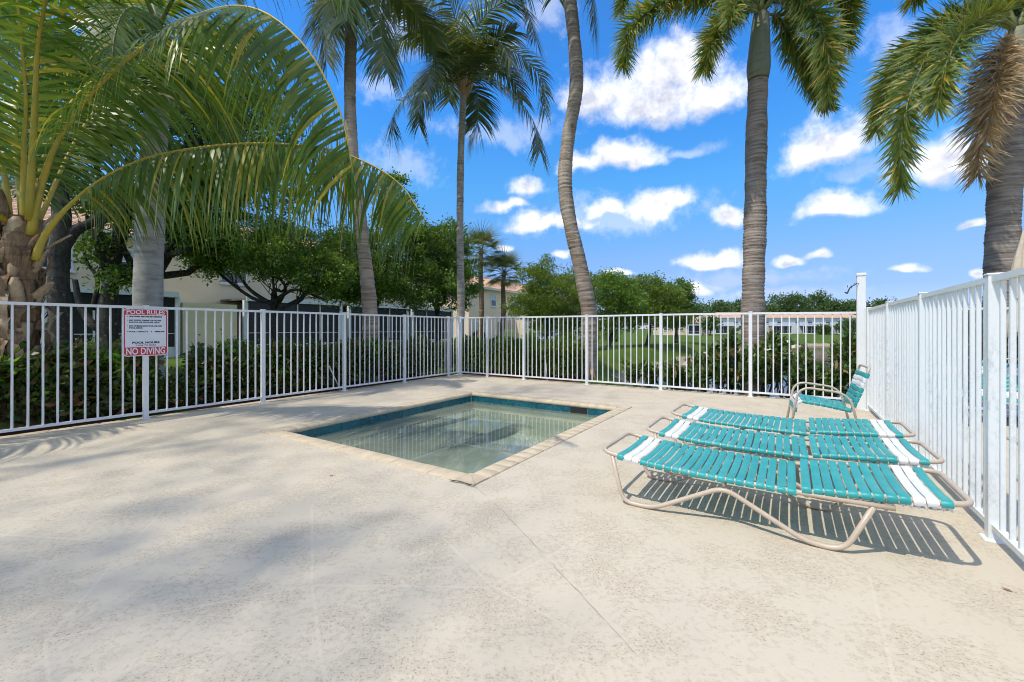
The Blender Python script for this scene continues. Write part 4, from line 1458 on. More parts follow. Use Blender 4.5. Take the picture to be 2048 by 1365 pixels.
    fr([(45, 430, 5.6), (30, 260, 5.9), (50, 120, 6.3), (110, 40, 6.8), (190, 15, 7.2), (260, 70, 7.6)], 150, 1.3, 2.5, .14, W=.055, lift=-.5)
    fr([(40, 440, 5.6), (60, 330, 6.1), (110, 250, 6.6), (190, 230, 7.1), (260, 290, 7.4)], 120, 1.2, 2.8, .16, W=.055, lift=-.7, r0=.03)
    fr([(70, 460, 5.6), (170, 250, 6.2), (290, 120, 6.8), (430, 60, 7.3), (560, 90, 7.7), (640, 190, 8.0)], 170, 1.4, 2.6, .16, W=.055, lift=-.7, r0=.03)
    for az, el, ln in ((-2.6, .7, 4.6), (-1.75, .5, 4.4), (3.0, .6, 4.4)):
        add_frond(root, rg, arc_path(crown + Vector((math.cos(az) * .1, math.sin(az) * .1, .0)), az, el, ln, 1.8), leaf='coconut_leaf', petiole='yellow_petiole', r0=.04, r1=.006, start=.22, n=110, Lmax=1.0, W=.045, droop=2.0, segs=5)
near_coconut()

def crown_arcs(root, rg, top, n, ln, leaf, petiole, els=(1.2, -.35), bend=(1.2, 1.9), r0=.03, az0=0.0, skip=(), **kw):
    for i in range(n):
        if i in skip:
            continue
        u = i / max(1, n - 1)
        az = az0 + i * 2.399
        el = els[0] + (els[1] - els[0]) * u
        add_frond(root, rg, arc_path(top + Vector((0, 0, .15 * (1 - u))), az, el, ln * rg.uniform(.88, 1.08), rg.uniform(*bend), 12, rg.uniform(-.25, .25)), leaf=leaf, petiole=petiole, r0=r0, r1=.005, start=kw.get('start', .18), **{k: v for k, v in kw.items() if k != 'start'})

def tall_coconut(label, pts, r_bot, r_top, mat, seed, fronds=(), n=12, ln=3.6, rings=70, flare=.5, els=(1.2, -.3), az0=0.0, group=None, skip=()):
    base = Vector(pts[0])
    root = thing('coconut_palm', label, 'palm tree', base)
    rg = np.random.default_rng(seed)
    rp = rel(pts, base)
    ringed_trunk(root, rp, r_bot, r_top, mat, rings, .07, flare, 14, seed)
    top = rp[-1]
    for k in range(14):                          # brown sheath round the crown base
        an = k * 2.399
        d = Vector((math.cos(an), math.sin(an), 0))
        MB().tube([top + d * .05 + Vector((0, 0, -.25 + .02 * k)), top + d * .2 + Vector((0, 0, .05 + .02 * k)), top + d * .32 + Vector((0, 0, .3 + .02 * k))], [.06, .07, .03], 6).build('leaf_base', 'palm_boot', root)
    for lst in fronds:
        lst = [(x, y, Y) for x, y, Y in lst]
        add_frond(root, rg, catmull([top * 1.0] + rel(P(lst), base), 4), leaf='far_coconut_leaf', petiole='green_petiole', r0=.035, r1=.006, start=.10, n=170, Lmax=1.12, W=.050, droop=1.55, segs=4, lift=-.1, ang0=70, ang1=34, prof=lambda q: np.clip(.5 + 2.2 * q, 0, 1) * np.clip(1.05 - .28 * np.clip(q - .6, 0, 1) / .4, .5, 1))
    crown_arcs(root, rg, top, n, ln, 'far_coconut_leaf', 'green_petiole', els=els, az0=az0, skip=skip, n_=0) if False else None
    for i in range(n):
        if i in skip:
            continue
        u = i / max(1, n - 1)
        add_frond(root, rg, arc_path(top + Vector((0, 0, .2 * (1 - u))), az0 + i * 2.399, els[0] + (els[1] - els[0]) * u, ln * rg.uniform(.88, 1.08), rg.uniform(1.2, 1.9), 12, rg.uniform(-.25, .25)),
                  leaf='far_coconut_leaf', petiole='green_petiole', r0=.032, r1=.005, start=.12, n=150, Lmax=.98, W=.048, droop=1.4, segs=4, lift=-.05, ang0=72, ang1=42, prof=lambda q: np.clip(.5 + 2.2 * q, 0, 1) * np.clip(1.05 - .28 * np.clip(q - .6, 0, 1) / .4, .5, 1))
    return root
# palm whose trunk stands behind the yellow frond tips
tall_coconut('tall coconut palm with slim curved trunk behind the hanging yellow frond tips', [(-3.27, 10.1, -.06), at(738, 600, 10), at(722, 450, 10), at(706, 330, 10), at(700, 200, 10), at(702, 80, 10), at(706, -30, 10)], .172, .125, 'palm_bark', 31,
             fronds=[[(690, -50, 10), (665, -40, 9.8), (648, 30, 9.6), (652, 120, 9.5)], [(725, -60, 10), (748, -20, 9.8), (762, 60, 9.7), (768, 130, 9.6)], [(700, -80, 9.8), (690, -40, 9.2), (694, 40, 8.9)]], n=9, ln=2.7, els=(1.35, .5), az0=.4)
# palm with its whole crown in view
c3 = [[(890, 95, 13.6), (842, 40, 13.2), (800, 14, 12.9), (766, 34, 12.7)],
      [(885, 118, 14.4), (842, 86, 14.8), (802, 82, 15.1), (778, 108, 15.3), (776, 145, 15.4)],
      [(888, 150, 13.5), (850, 156, 13.1), (812, 192, 12.8), (784, 240, 12.6), (792, 292, 12.6)],
      [(902, 158, 14.5), (874, 156, 14.9), (852, 180, 15.1), (838, 218, 15.2), (838, 250, 15.2)],
      [(943, 172, 14.4), (956, 198, 14.8), (954, 245, 14.9), (943, 288, 14.9)],
      [(950, 160, 13.6), (990, 162, 13.2), (1034, 196, 12.9), (1070, 250, 12.7), (1080, 304, 12.6)],
      [(948, 140, 14.4), (990, 100, 14.7), (1042, 112, 15.0), (1084, 160, 15.2), (1090, 225, 15.3)],
      [(938, 120, 13.6), (954, 56, 13.1), (996, 10, 12.8), (1046, 8, 12.5), (1072, 80, 12.3)],
      [(930, 110, 14.3), (912, 50, 14.8), (880, 10, 15.3), (842, 0, 15.6), (820, 30, 15.9)],
      [(930, 105, 14.2), (934, 40, 14.6), (960, -20, 15.0), (1015, -50, 15.4), (1060, -10, 15.8)],
      [(924, 110, 13.8), (905, 20, 13.5), (870, -40, 13.2), (820, -60, 13.0), (780, -20, 12.8)],
      [(955, 150, 14.5), (985, 130, 15.0), (1020, 150, 15.4), (1045, 200, 15.7)],
      [(905, 135, 13.4), (885, 120, 12.8), (862, 140, 12.3), (845, 195, 12.0)],
      [(944, 125, 13.6), (965, 85, 12.9), (1000, 85, 12.4), (1025, 130, 12.1)]]
tall_coconut('slim coconut palm with its full feathery crown in the middle of the sky', [(-1.66, 14.0, -.06), at(922, 620, 14), at(920, 450, 14), at(922, 300, 14), at(928, 180, 14)], .135, .105, 'pale_palm_bark', 33, fronds=c3, n=5, ln=2.6, els=(1.45, .9), az0=1.0, flare=.3, rings=80)
# leaning, snaking trunk
tall_coconut('leaning coconut palm with snaking trunk rising behind the back fence', [(1.9, 11.05, -.25), at(1180, 655, 11), at(1164, 550, 11), at(1141, 450, 11), at(1130, 370, 11), at(1136, 280, 11), at(1152, 180, 11), at(1150, 100, 11), at(1140, 0, 11), at(1130, -110, 11), at(1130, -190, 11)], .195, .165, 'palm_bark', 35,
             fronds=[[(1150, -170, 10.8), (1172, -100, 10.7), (1186, -10, 10.7), (1190, 55, 10.7)]], n=13, ln=3.2, els=(1.3, .55), az0=.3, rings=110, flare=.35)

def foxtail(label, trunk, shaft, fronds, seed, r_bot, r_top, extra=(), dead=()):
    base = Vector(trunk[0])
    root = thing('foxtail_palm', label, 'palm tree', base)
    rg = np.random.default_rng(seed)
    rp = rel(trunk, base)
    ringed_trunk(root, rp, r_bot, r_top, 'foxtail_bark', 90, .055, .25, 18, seed, .03)
    s0, s1 = Vector(shaft[0]) - base, Vector(shaft[1]) - base
    n = 14
    pts = [s0.lerp(s1, i / n) for i in range(n + 1)]
    rad = [r_top * (1.0 + .22 * math.sin(min(1, i / n * 3.2) * math.pi * .62) - .42 * (i / n) ** 1.3) for i in range(n + 1)]
    MB().tube(pts, rad, 16).build('crownshaft', 'crownshaft', root)
    top = s1
    def one(path, leaf, L_=.52, n_=860, W_=.034):
        add_frond(root, rg, path, leaf=leaf, petiole='green_petiole' if leaf != 'dead_leaf' else 'dead_leaf', r0=.038, r1=.006, start=.14, n=n_, Lmax=L_, W=W_, droop=.6, ang0=62, ang1=34, plumose=True, segs=3, jitter=.22,
                  prof=lambda q: np.clip(.5 + 2.5 * q, 0, 1) * np.clip(1.1 - .5 * np.clip(q - .55, 0, 1) / .45, .4, 1))
    for lst in fronds:
        one(catmull([top] + rel(P(lst), base), 4), 'foxtail_leaf')
    for lst in dead:
        one(catmull([top + Vector((0, 0, -.1))] + rel(P(lst), base), 4), 'dead_leaf', .56, 520, .024)
    for az, el, ln, bd in extra:
        one(arc_path(top, az, el, ln, bd), 'foxtail_leaf')
    return root
foxtail('foxtail palm with ringed grey trunk behind the back fence, crown cut by the picture top', [(4.82, 8.6, -.35), at(1506, 600, 8.6), at(1510, 450, 8.6), at(1512, 300, 8.6), at(1516, 162, 8.6)], (at(1516, 160, 8.6), at(1522, 30, 8.6)),
        [[(1455, 0, 8.4), (1375, -5, 8.2), (1305, 18, 8.0), (1258, 62, 7.9), (1246, 132, 7.9)],
         [(1488, 14, 8.3), (1455, 32, 8.0), (1424, 84, 7.8), (1408, 138, 7.8)],
         [(1560, -15, 8.2), (1612, 0, 7.9), (1645, 60, 7.7), (1658, 130, 7.6), (1656, 196, 7.6)],
         [(1560, 35, 8.8), (1592, 90, 9.0), (1628, 160, 9.1), (1654, 212, 9.2)],
         [(1590, -50, 8.7), (1660, -45, 8.8), (1698, 10, 8.9), (1696, 90, 9.0)],
         [(1440, -60, 8.8), (1345, -80, 9.0), (1262, -50, 9.1), (1240, 20, 9.2)],
         [(1500, -30, 8.0), (1475, -20, 7.4), (1462, 40, 7.0)],
         [(1545, -20, 9.2), (1580, -10, 9.8), (1600, 40, 10.2)]],
        41, .215, .185, extra=((.8, 1.2, 2.6, 1.2), (2.6, 1.3, 2.6, 1.2), (4.4, 1.2, 2.6, 1.3), (5.6, 1.0, 2.6, 1.5)))
foxtail('foxtail palm with a brown dead frond at the right edge', [at(1996, 806, 7.0), at(2000, 650, 7.0), at(2005, 520, 7.0), at(2008, 400, 7.0), at(2014, 300, 7.0), at(2022, 212, 7.0)], (at(2022, 212, 7.0), at(2036, 62, 7.0)),
        [[(1962, 40, 6.8), (1888, 66, 6.6), (1836, 150, 6.5), (1806, 250, 6.4), (1800, 376, 6.4)],
         [(1965, 30, 7.3), (1890, 50, 7.6), (1810, 110, 7.8), (1768, 190, 7.9), (1752, 262, 7.9)],
         [(1985, 30, 6.7), (1930, 60, 6.2), (1892, 130, 5.9), (1872, 215, 5.8)],
         [(2085, 20, 7.0), (2150, 30, 6.9), (2200, 120, 6.8)],
         [(2060, 10, 7.4), (2110, 0, 7.9), (2150, 60, 8.2)],
         [(1985, -40, 7.1), (1910, -75, 7.2), (1850, -45, 7.3), (1828, 0, 7.4)]],
        43, .215, .195, extra=((1.2, 1.1, 2.3, 1.3), (5.2, 1.1, 2.3, 1.4), (.1, 1.3, 2.4, 1.0)),
        dead=([(2008, 80, 6.85), (1984, 140, 6.75), (1968, 210, 6.7), (1960, 285, 6.65), (1956, 352, 6.65)],
              [(2012, 90, 6.8), (1996, 150, 6.6), (1984, 215, 6.5), (1976, 270, 6.5)]))

# smooth grey royal palm behind the sign
def royal():
    base = Vector((-6.8, 8.05, -.06))
    root = thing('royal_palm', 'smooth pale grey royal palm trunk standing behind the pool sign', 'palm tree', base)
    rg = np.random.default_rng(51)
    pts = rel([base, at(296, 620, 8), at(299, 480, 8), at(306, 330, 8), at(312, 240, 8), at(316, 190, 8)], base)
    ringed_trunk(root, pts, .225, .185, 'grey_palm_bark', 40, .012, .25, 20, 4, .05)
    t = pts[-1]
    MB().tube([t, t + Vector((0, 0, .3)), t + Vector((0, 0, .8)), t + Vector((.02, 0, 1.3))], [.185, .195, .15, .07], 16).build('crownshaft', 'crownshaft', root)
    for i in range(13):
        add_frond(root, rg, arc_path(t + Vector((0, 0, 1.2)), i * 2.399, 1.2 - .13 * i, 3.3, 1.7, 12), leaf='coconut_leaf', petiole='green_petiole', r0=.04, r1=.006, start=.12, n=140, Lmax=.85, W=.045, droop=1.6, segs=4, lift=-.2)
royal()

# cabbage palms by the far house
def sabal(label, px, py, Y, base_px, seed, r=1.45):
    top = at(px, py, Y)
    base = Vector((at(base_px, 0, Y).x, Y, float(land_z(np.array([at(base_px, 0, Y).x]), np.array([Y]))[0])))
    root = thing('cabbage_palm', label, 'palm tree', base)
    rg = np.random.default_rng(seed)
    rp = rel([base, base.lerp(top, .4) + Vector((.12, 0, 0)), base.lerp(top, .8), top], base)
    ringed_trunk(root, rp, .2, .17, 'palm_fibre', 30, .12, .2, 10, seed)
    t = rp[-1]
    for i in range(34):
        az = i * 2.399
        el = 1.35 - 2.0 * i / 33
        d = Vector((math.cos(az) * math.cos(el), math.sin(az) * math.cos(el), math.sin(el)))
        hub = t + d * r * .5
        s = d.cross(Vector((0, 0, 1))).normalized()
        n_ = s.cross(d)
        arr = []
        for k in range(19):
            an = R(-105 + 210 * k / 18)
            q = (d * math.cos(an) + s * math.sin(an) + n_ * -.12).normalized()
            p = hub.copy()
            ln = r * .62 * (1 - .25 * abs(an) / 1.8) * rg.uniform(.9, 1.1)
            row = []
            for j in range(4):
                u = j / 3
                w = .075 * (1 - u) + .004
                sv = q.cross(n_).normalized()
                row += [p + sv * w * .5, p - sv * w * .5]
                p = p + q * ln / 3
                q = (q + Vector((0, 0, -.32 * (u + .25)))).normalized()
            arr.append([tuple(x) for x in row])
        pet = MB().tube([t, t.lerp(hub, .5) + Vector((0, 0, .05)), hub], [.025, .018, .012], 5).build('frond', 'green_petiole', root)
        lf = link('fan_leaf', strips_mesh('fan_leaf', np.array(arr)), 'sabal_leaf', pet)
    return root
sabal('taller cabbage palm half hidden beside the slim coconut trunk', 962, 505, 30.0, 958, 61, 2.1)
sabal('shorter cabbage palm with fan leaves in front of the peach townhouse', 1008, 548, 31.0, 1000, 62, 2.0)

# ------------------------------------------------------------------ broadleaf trees
def lob(px, py, Y, rx, ry, n, rd=None):
    k = Y / F
    return (at(px, py, Y), (rx * k, (rd or rx) * k, ry * k), n)
TG = 'broadleaf trees beyond the left fence'
tree('broadleaf_tree', 'dark mossy trunked tree right behind the near coconut palm', 'tree', (-10.5, 10.0, -.06),
     [lob(90, 170, 11, 170, 110, 69), lob(250, 230, 11.2, 130, 90, 54), lob(20, 330, 11.5, 100, 80, 34), lob(160, 60, 11.5, 160, 90, 46), lob(190, 380, 11.8, 70, 40, 17)],
     71, 'oak_leaf', [(-10.5, 10.0, -.1), at(120, 640, 10), at(117, 530, 10), at(124, 450, 10), at(118, 340, 10.2), at(130, 250, 10.6)], .23, 75, .12, .06, .34, TG,
     forks=[([at(122, 500, 10), at(150, 462, 10.1), at(190, 440, 10.3), at(230, 385, 10.6), at(270, 300, 11)], .15, .05)])
tree('broadleaf_tree', 'dark many branched tree between near coconut palm and royal palm trunk', 'tree', (-10.85, 11.6, -.06),
     [lob(290, 425, 12.5, 90, 45, 41), lob(420, 300, 13, 120, 110, 93), lob(510, 370, 13.3, 100, 80, 67), lob(420, 190, 13.5, 110, 70, 62), lob(540, 240, 13.8, 70, 90, 45), lob(380, 430, 12.6, 70, 50, 36), lob(405, 475, 12.4, 55, 38, 34), lob(352, 450, 12.2, 40, 30, 18), lob(190, 500, 11.3, 36, 36, 9), lob(245, 555, 11.3, 26, 22, 6)],
     72, 'oak_leaf', [(-10.85, 11.6, -.1), at(215, 650, 11.6), at(220, 580, 11.6), at(224, 545, 11.6)], .26, 75, .12, .06, .34, TG,
     forks=[([at(218, 590, 11.6), at(205, 520, 11.6), at(185, 470, 11.7), at(172, 430, 11.9)], .11, .035), ([at(222, 560, 11.6), at(240, 500, 11.6), at(256, 440, 11.8), at(262, 380, 12.2)], .12, .04),
            ([at(224, 570, 11.6), at(262, 545, 11.7), at(330, 500, 12), at(400, 430, 12.6)], .13, .05), ([at(214, 660, 11.6), at(186, 650, 11.5), at(160, 610, 11.5), at(150, 560, 11.5)], .13, .06),
            ([at(185, 620, 11.6), at(195, 560, 11.5), at(172, 520, 11.5), at(165, 460, 11.6)], .06, .025)])
tree('broadleaf_tree', 'low spreading lighter tree over the middle of the left fence', 'tree', (-7.6, 13.8, -.06),
     [lob(430, 510, 13.6, 62, 46, 77), lob(545, 510, 13.2, 80, 50, 100), lob(640, 545, 13.6, 66, 46, 80), lob(500, 470, 14.2, 80, 40, 69), lob(610, 490, 14.2, 70, 44, 69)],
     73, 'mid_leaf', [(-7.6, 13.8, -.1), at(546, 660, 13.8), at(545, 605, 13.8)], .15, 85, .085, .048, .25, TG, twigs=.2,
     forks=[([at(545, 610, 13.8), at(500, 580, 13.6), at(470, 540, 13.5), at(440, 520, 13.5)], .07, .02), ([at(546, 605, 13.8), at(590, 580, 13.5), at(650, 600, 13.4)], .07, .03)])
tree('broadleaf_tree', 'dense green tree behind the curved coconut trunk', 'tree', (-5.3, 16.5, -.06),
     [lob(740, 560, 16.2, 74, 58, 96), lob(700, 500, 16.6, 66, 46, 71), lob(800, 490, 17, 74, 62, 102), lob(680, 580, 16, 46, 36, 43), lob(790, 400, 17.2, 40, 46, 40)],
     74, 'mid_leaf', [(-5.3, 16.5, -.1), at(748, 660, 16.5), at(750, 600, 16.5)], .17, 85, .10, .055, .28, TG, twigs=.16)
tree('broadleaf_tree', 'rounded dark green tree beside the slim coconut trunk', 'tree', (-3.1, 18.0, -.06),
     [lob(862, 500, 17.6, 62, 52, 93), lob(850, 572, 17.2, 82, 44, 102), lob(912, 560, 17.8, 44, 58, 77), lob(900, 480, 18, 42, 42, 52)],
     75, 'oak_leaf', [(-3.1, 18.0, -.1), at(876, 660, 18), at(874, 600, 18)], .17, 90, .10, .055, .27, TG, twigs=.14)
CG = 'trees on the lawn in front of the peach townhouse'
tree('lawn_tree', 'light green open tree on the lawn left of the snaking palm trunk', 'tree', (2.0, 25.0, -.06),
     [lob(1072, 560, 25, 34, 32, 49), lob(1062, 612, 24.5, 46, 26, 68), lob(1125, 590, 24.5, 50, 40, 86), lob(1160, 570, 26, 34, 34, 52), lob(1095, 545, 25.5, 24, 26, 21), lob(1100, 640, 24.5, 50, 26, 60), lob(1150, 632, 25.5, 40, 34, 50)],
     76, 'light_leaf', [(2.0, 25.0, -.1), at(1092, 655, 25), at(1094, 620, 25)], .12, 80, .12, .065, .32, CG, twigs=.2)
tree('lawn_tree', 'round green tree just right of the snaking palm trunk', 'tree', (6.6, 29.5, -.1),
     [lob(1215, 585, 29.5, 40, 36, 77), lob(1250, 600, 29, 44, 34, 77), lob(1232, 562, 30, 36, 20, 43), lob(1215, 640, 29.5, 34, 26, 50), lob(1258, 636, 29.5, 40, 24, 50)],
     77, 'mid_leaf', [(6.6, 29.5, -.15), at(1226, 655, 29.5), at(1228, 620, 29.5)], .13, 85, .13, .07, .34, CG, twigs=.14)
tree('lawn_tree', 'wide green tree in the middle of the tree group by the lake', 'tree', (10.2, 32.5, -.1),
     [lob(1292, 585, 32.5, 46, 34, 86), lob(1330, 598, 32, 40, 30, 71), lob(1275, 612, 32, 36, 24, 52), lob(1310, 632, 32, 46, 22, 56), lob(1345, 636, 33, 34, 22, 40)],
     78, 'light_leaf', [(10.2, 32.5, -.15), at(1300, 655, 32.5), at(1300, 620, 32.5)], .14, 85, .14, .075, .36, CG, twigs=.14)
tree('lawn_tree', 'darker green tree at the lake end of the tree group', 'tree', (14.5, 38.0, -.2),
     [lob(1352, 590, 38, 34, 26, 71), lob(1368, 612, 38, 26, 22, 52), lob(1355, 636, 38, 32, 18, 44)],
     79, 'oak_leaf', [(14.5, 38.0, -.2), at(1353, 650, 38), at(1353, 620, 38)], .14, 85, .16, .085, .4, CG, twigs=.14)
# the tree that shades the left half of the terrace; its crown hangs above the picture
def shadow_lobe(x, y, r, z, n):
    return (Vector((x, y, 0)) + SUN_TO * (z / SUN_TO.z), (r, r, 1.1), n)
tree('shade_tree', 'very tall thin leaved tree left of the picture whose light shade covers the left deck', 'tree', (-15.5, -4.5, -.06),
     [shadow_lobe(-2.4, 1.7, 1.4, 20, 18), shadow_lobe(-1.15, 2.0, .75, 21, 16), shadow_lobe(-3.4, 3.8, 1.7, 21, 14), shadow_lobe(-3.4, 6.6, 1.8, 21, 11), shadow_lobe(-1.7, 9.0, 1.8, 22, 16), shadow_lobe(-4.6, 9.5, 2.4, 21, 15), shadow_lobe(0.6, 8.6, .9, 21, 14)],
     80, 'oak_leaf', [(-15.5, -4.5, -.1), (-15.2, -4.3, 6), (-14.8, -4.0, 12), (-14.4, -3.6, 16.5)], .17, 29, .17, .085, .50, twigs=.0101)

# far wood across the lake, each crown one tree
FG = 'far trees across the lake'
far = [(1395, 628, 170, 34, 18), (1440, 622, 165, 22, 16), (1475, 618, 172, 26, 14), (1520, 620, 175, 30, 16), (1555, 612, 180, 30, 20), (1590, 610, 178, 30, 20), (1632, 606, 182, 26, 20), (1672, 616, 175, 24, 14), (1705, 618, 170, 30, 16), (1762, 618, 165, 30, 15), (1830, 622, 168, 34, 16), (1900, 620, 168, 36, 18), (1980, 622, 165, 34, 16), (2060, 618, 165, 34, 18)]
labs = ['far tree peeping over the lawn trees at the lake end', 'far bushy tree left of the white townhouse row', 'far feathery tree top just left of the foxtail trunk', 'far tree mostly behind the foxtail trunk', 'far tree just right of the foxtail trunk', 'far tree behind the roof of the white row', 'far tree with the highest round crown behind the white row',
        'far low tree right of the highest crown', 'far tree at the end of the white row by the tall post', 'far tree showing just right of the tall post', 'far tree hidden behind weathered fence, first right of the post tree', 'far tree hidden behind weathered fence, second right of the post tree', 'far tree hidden behind weathered fence, third right of the post tree', 'far tree beyond the right picture edge']
for k, (px, py, Y, rx, ry) in enumerate(far):
    c = at(px, py, Y)
    kk = Y / F
    tree('far_tree', labs[k], 'tree', (c.x, Y, -.5), [(c, (rx * kk, rx * kk * .6, ry * kk), 46), (c + Vector((rx * kk * .4, -2, -ry * kk * .9)), (rx * kk * .9, rx * kk * .5, ry * kk * .8), 30)],
         100 + k, 'far_leaf', [(c.x, Y, -.6), (c.x + .3, Y, 1.5), (c.x, Y, c.z - 2)], .35, 44, .75, .5, 1.15, FG, twigs=.05)
# trees standing close in front of the white row
for k, (px, Y, top, rx, lab) in enumerate(((1420, 110, 634, 14, 'thin palm-like tree at the left end of the white row'), (1700, 120, 640, 22, 'dark leafy tree covering the right end of the white row'), (1650, 125, 652, 7, 'small clipped tree before the white row porches'))):
    c = at(px, top + 12, Y)
    kk = Y / F
    tree('shore_tree', lab, 'tree', (c.x, Y, -.5), [(c, (rx * kk, rx * kk * .7, 12 * kk), 30)], 130 + k, 'far_leaf', [(c.x, Y, -.6), (c.x + .2, Y, .6), (c.x, Y, c.z - 1)], .22, 44, .55, .35, .7, 'trees before the white row', twigs=.05)

# ------------------------------------------------------------------ hedges and shrubs
def hedge(label, a0, a1, b0, b1, h, n, leaf, seed, L=.075, W=.045, tips=0, tall=0.1, z0=-.06):
    root = thing('hedge', label, 'hedge', E((a0 + a1) / 2, (b0 + b1) / 2, z0), TH)
    rg = np.random.default_rng(seed)
    wa, wb = (a1 - a0) / 2, (b1 - b0) / 2
    lump = lambda x, y: 1 + .10 * np.sin(x * 4.1 + seed) * np.sin(y * 3.3) + .07 * np.sin(y * 9.0 + x * 2)
    x = rg.uniform(-wa, wa, n)
    y = rg.uniform(-wb, wb, n)
    z = h * lump(x, y) * rg.uniform(.08, 1.0, n) ** .7
    m = n // 2                                   # dense outer shell
    face = rg.integers(0, 3, m)
    sg = np.where(rg.random(m) < .5, -1, 1)
    x[:m] = np.where(face == 0, sg * wa + rg.normal(0, .05, m), x[:m])
    y[:m] = np.where(face == 1, sg * wb + rg.normal(0, .05, m), y[:m])
    z[:m] = np.where(face == 2, h * lump(x[:m], y[:m]) + rg.normal(0, .05, m) + np.where(rg.random(m) < .06, tall * rg.random(m), 0), z[:m])
    p = np.stack([x, y, z], 1)
    out = nrm(p / np.array([wa, max(wb, .3), h * 1.2]) - np.array([0, 0, .35]))
    d = nrm(out + rg.normal(size=p.shape) * .8 + [0, 0, .3])
    v, f = leaf_quads(rg, p, d, L, W, .15)
    link('foliage', np_mesh('foliage', v, f), leaf, root)
    mb = MB()
    for k in range(int((b1 - b0) * (a1 - a0) * 9)):
        q = Vector((rg.uniform(-wa, wa), rg.uniform(-wb, wb), 0))
        limb(mb, q, q + Vector((rg.normal(0, .12), rg.normal(0, .12), h * .9)), .011, .004, rg, .1, 3, 5)
    mb.build('stems', 'dark_bark', root)['kind'] = 'stuff'
    for k in range(tips):                        # bright young shoots
        q = np.array([rg.uniform(.2, wa + .06), rg.uniform(-wb, wb), h * rg.uniform(.5, 1.12)])
        m = 34
        pp = q + rg.normal(0, .065, (m, 3))
        dd = nrm(rg.normal(size=(m, 3)) + [0.4, 0, .5])
        v, f = leaf_quads(rg, pp, dd, .095, .045, .12)
        link('young_shoot', np_mesh('young_shoot', v, f), 'hedge_tip', root)['kind'] = 'stuff'
    return root
hedge('dark hedge with bright young shoots at the left edge behind the fence', -1.5, -.5, -9.6, -6.3, .84, 13000, 'hedge_leaf', 201, .115, .066, tips=24, tall=.16)
hedge('long dark hedge along the left fence right of the sign', -1.5, -.5, -5.4, -.35, .82, 19000, 'hedge_leaf', 202, .10, .058, tips=14)
hedge('low sparse hedge gap plants just behind the sign post', -1.4, -.7, -6.25, -5.45, .42, 1700, 'hedge_leaf', 203, .08, .045, tips=2)
hedge('squared yellow green hedge behind the back fence corner', -1.2, 2.75, .55, 1.55, .84, 26000, 'hedge_back_leaf', 204, .07, .045, tall=.06)
hedge('dark hedge along the neighbouring terrace behind the right fence', 8.6, 13.4, .7, 1.6, 1.25, 15000, 'hedge_leaf', 205, .085, .05)

def shrub(label, px, Y, h, rx, seed, n=1500, L=.105, W=.062, z0=None):
    X = (px - CX) / F * Y
    z = float(land_z(np.array([X]), np.array([Y]))[0]) if z0 is None else z0
    h = h - z
    root = thing('lakeside_shrub', label, 'shrub', (X, Y, z), 0, 'leafy shrubs between back fence and lake')
    rg = np.random.default_rng(seed)
    mb = MB()
    pos, dirs = [], []
    stems = max(7, int(rx * 26))
    for k in range(stems):
        an = rg.uniform(0, 6.28)
        rr = rx * rg.uniform(.15, 1.0)
        tip = Vector((math.cos(an) * rr, math.sin(an) * rr, h * rg.uniform(.55, 1.05) * (1 - .25 * rr / rx)))
        cp = limb(mb, (math.cos(an) * .08, math.sin(an) * .08, 0), tip, .013, .004, rg, .16, 6, 5)
        m = int(n / stems)
        ii = rg.uniform(.46, 1, m) ** .8 * (len(cp) - 1)
        lo = np.floor(ii).astype(int).clip(0, len(cp) - 2)
        A = np.array([tuple(q) for q in cp])
        fr = (ii - lo)[:, None]
        q = A[lo] * (1 - fr) + A[lo + 1] * fr + rg.normal(0, .035, (m, 3))
        pos.append(q)
        t = nrm(A[lo + 1] - A[lo])
        dirs.append(nrm(t * .5 + rg.normal(size=(m, 3)) * .8 + [0, 0, .15]))
    v, f = leaf_quads(rg, np.concatenate(pos), np.concatenate(dirs), L, W, .15)
    link('foliage', np_mesh('foliage', v, f), 'shrub_leaf', root)
    mb.build('stems', 'dark_bark', root)['kind'] = 'stuff'
for a in (('low shrub at the shore between the middle posts of the back fence', 1282, 9.7, .58, .44, 301, 1100), ('small shrub left of the tall shrubs, sandy shore behind it', 1340, 9.3, .52, .42, 302, 1100),
          ('leafy shrub in front of the largest boulder', 1388, 9.2, .78, .40, 310, 1600),
          ('thick shrub left of the foxtail trunk foot', 1428, 8.9, .98, .46, 303, 2300), ('tallest shrub directly left of the foxtail trunk', 1468, 8.7, 1.24, .44, 304, 2800), ('tall shrub hugging the foxtail trunk foot', 1525, 8.3, 1.20, .42, 305, 2600),
          ('shrub with a slanting branch right of the foxtail trunk', 1572, 8.1, 1.04, .40, 306, 2200), ('low shrub in front of the open lake view', 1622, 7.9, .48, .40, 307, 1300), ('low shrub behind the armchair', 1660, 7.75, .55, .34, 308, 1200), ('upright shrub against the tall corner post', 1702, 7.6, 1.14, .36, 309, 2200)):
    shrub(*a)

# ground cover of the planting strips
def strip(a0, a1, b0, b1, z, label):
    mb = MB()
    n = 24
    rs = random.Random(int(a0 * 100 + b1 * 7))
    v, f = [], []
    for i in range(n + 1):
        for j in range(7):
            a = a0 + (a1 - a0) * j / 6
            b = b0 + (b1 - b0) * i / n
            v.append(E(a, b, z + rs.uniform(-.012, .014)))
    for i in range(n):
        for j in range(6):
            k = i * 7 + j
            f.append((k, k + 1, k + 8, k + 7))
    mb.add(v, f)
    tag(mb.build('mulch_bed', 'mulch'), label, 'mulch', kind='structure')
strip(-1.75, -.165, -12, .2, -.035, 'red brown mulch strip under the left hedge')
strip(-.16, 3.1, .165, 1.8, -.035, 'red brown mulch strip under the back hedge')

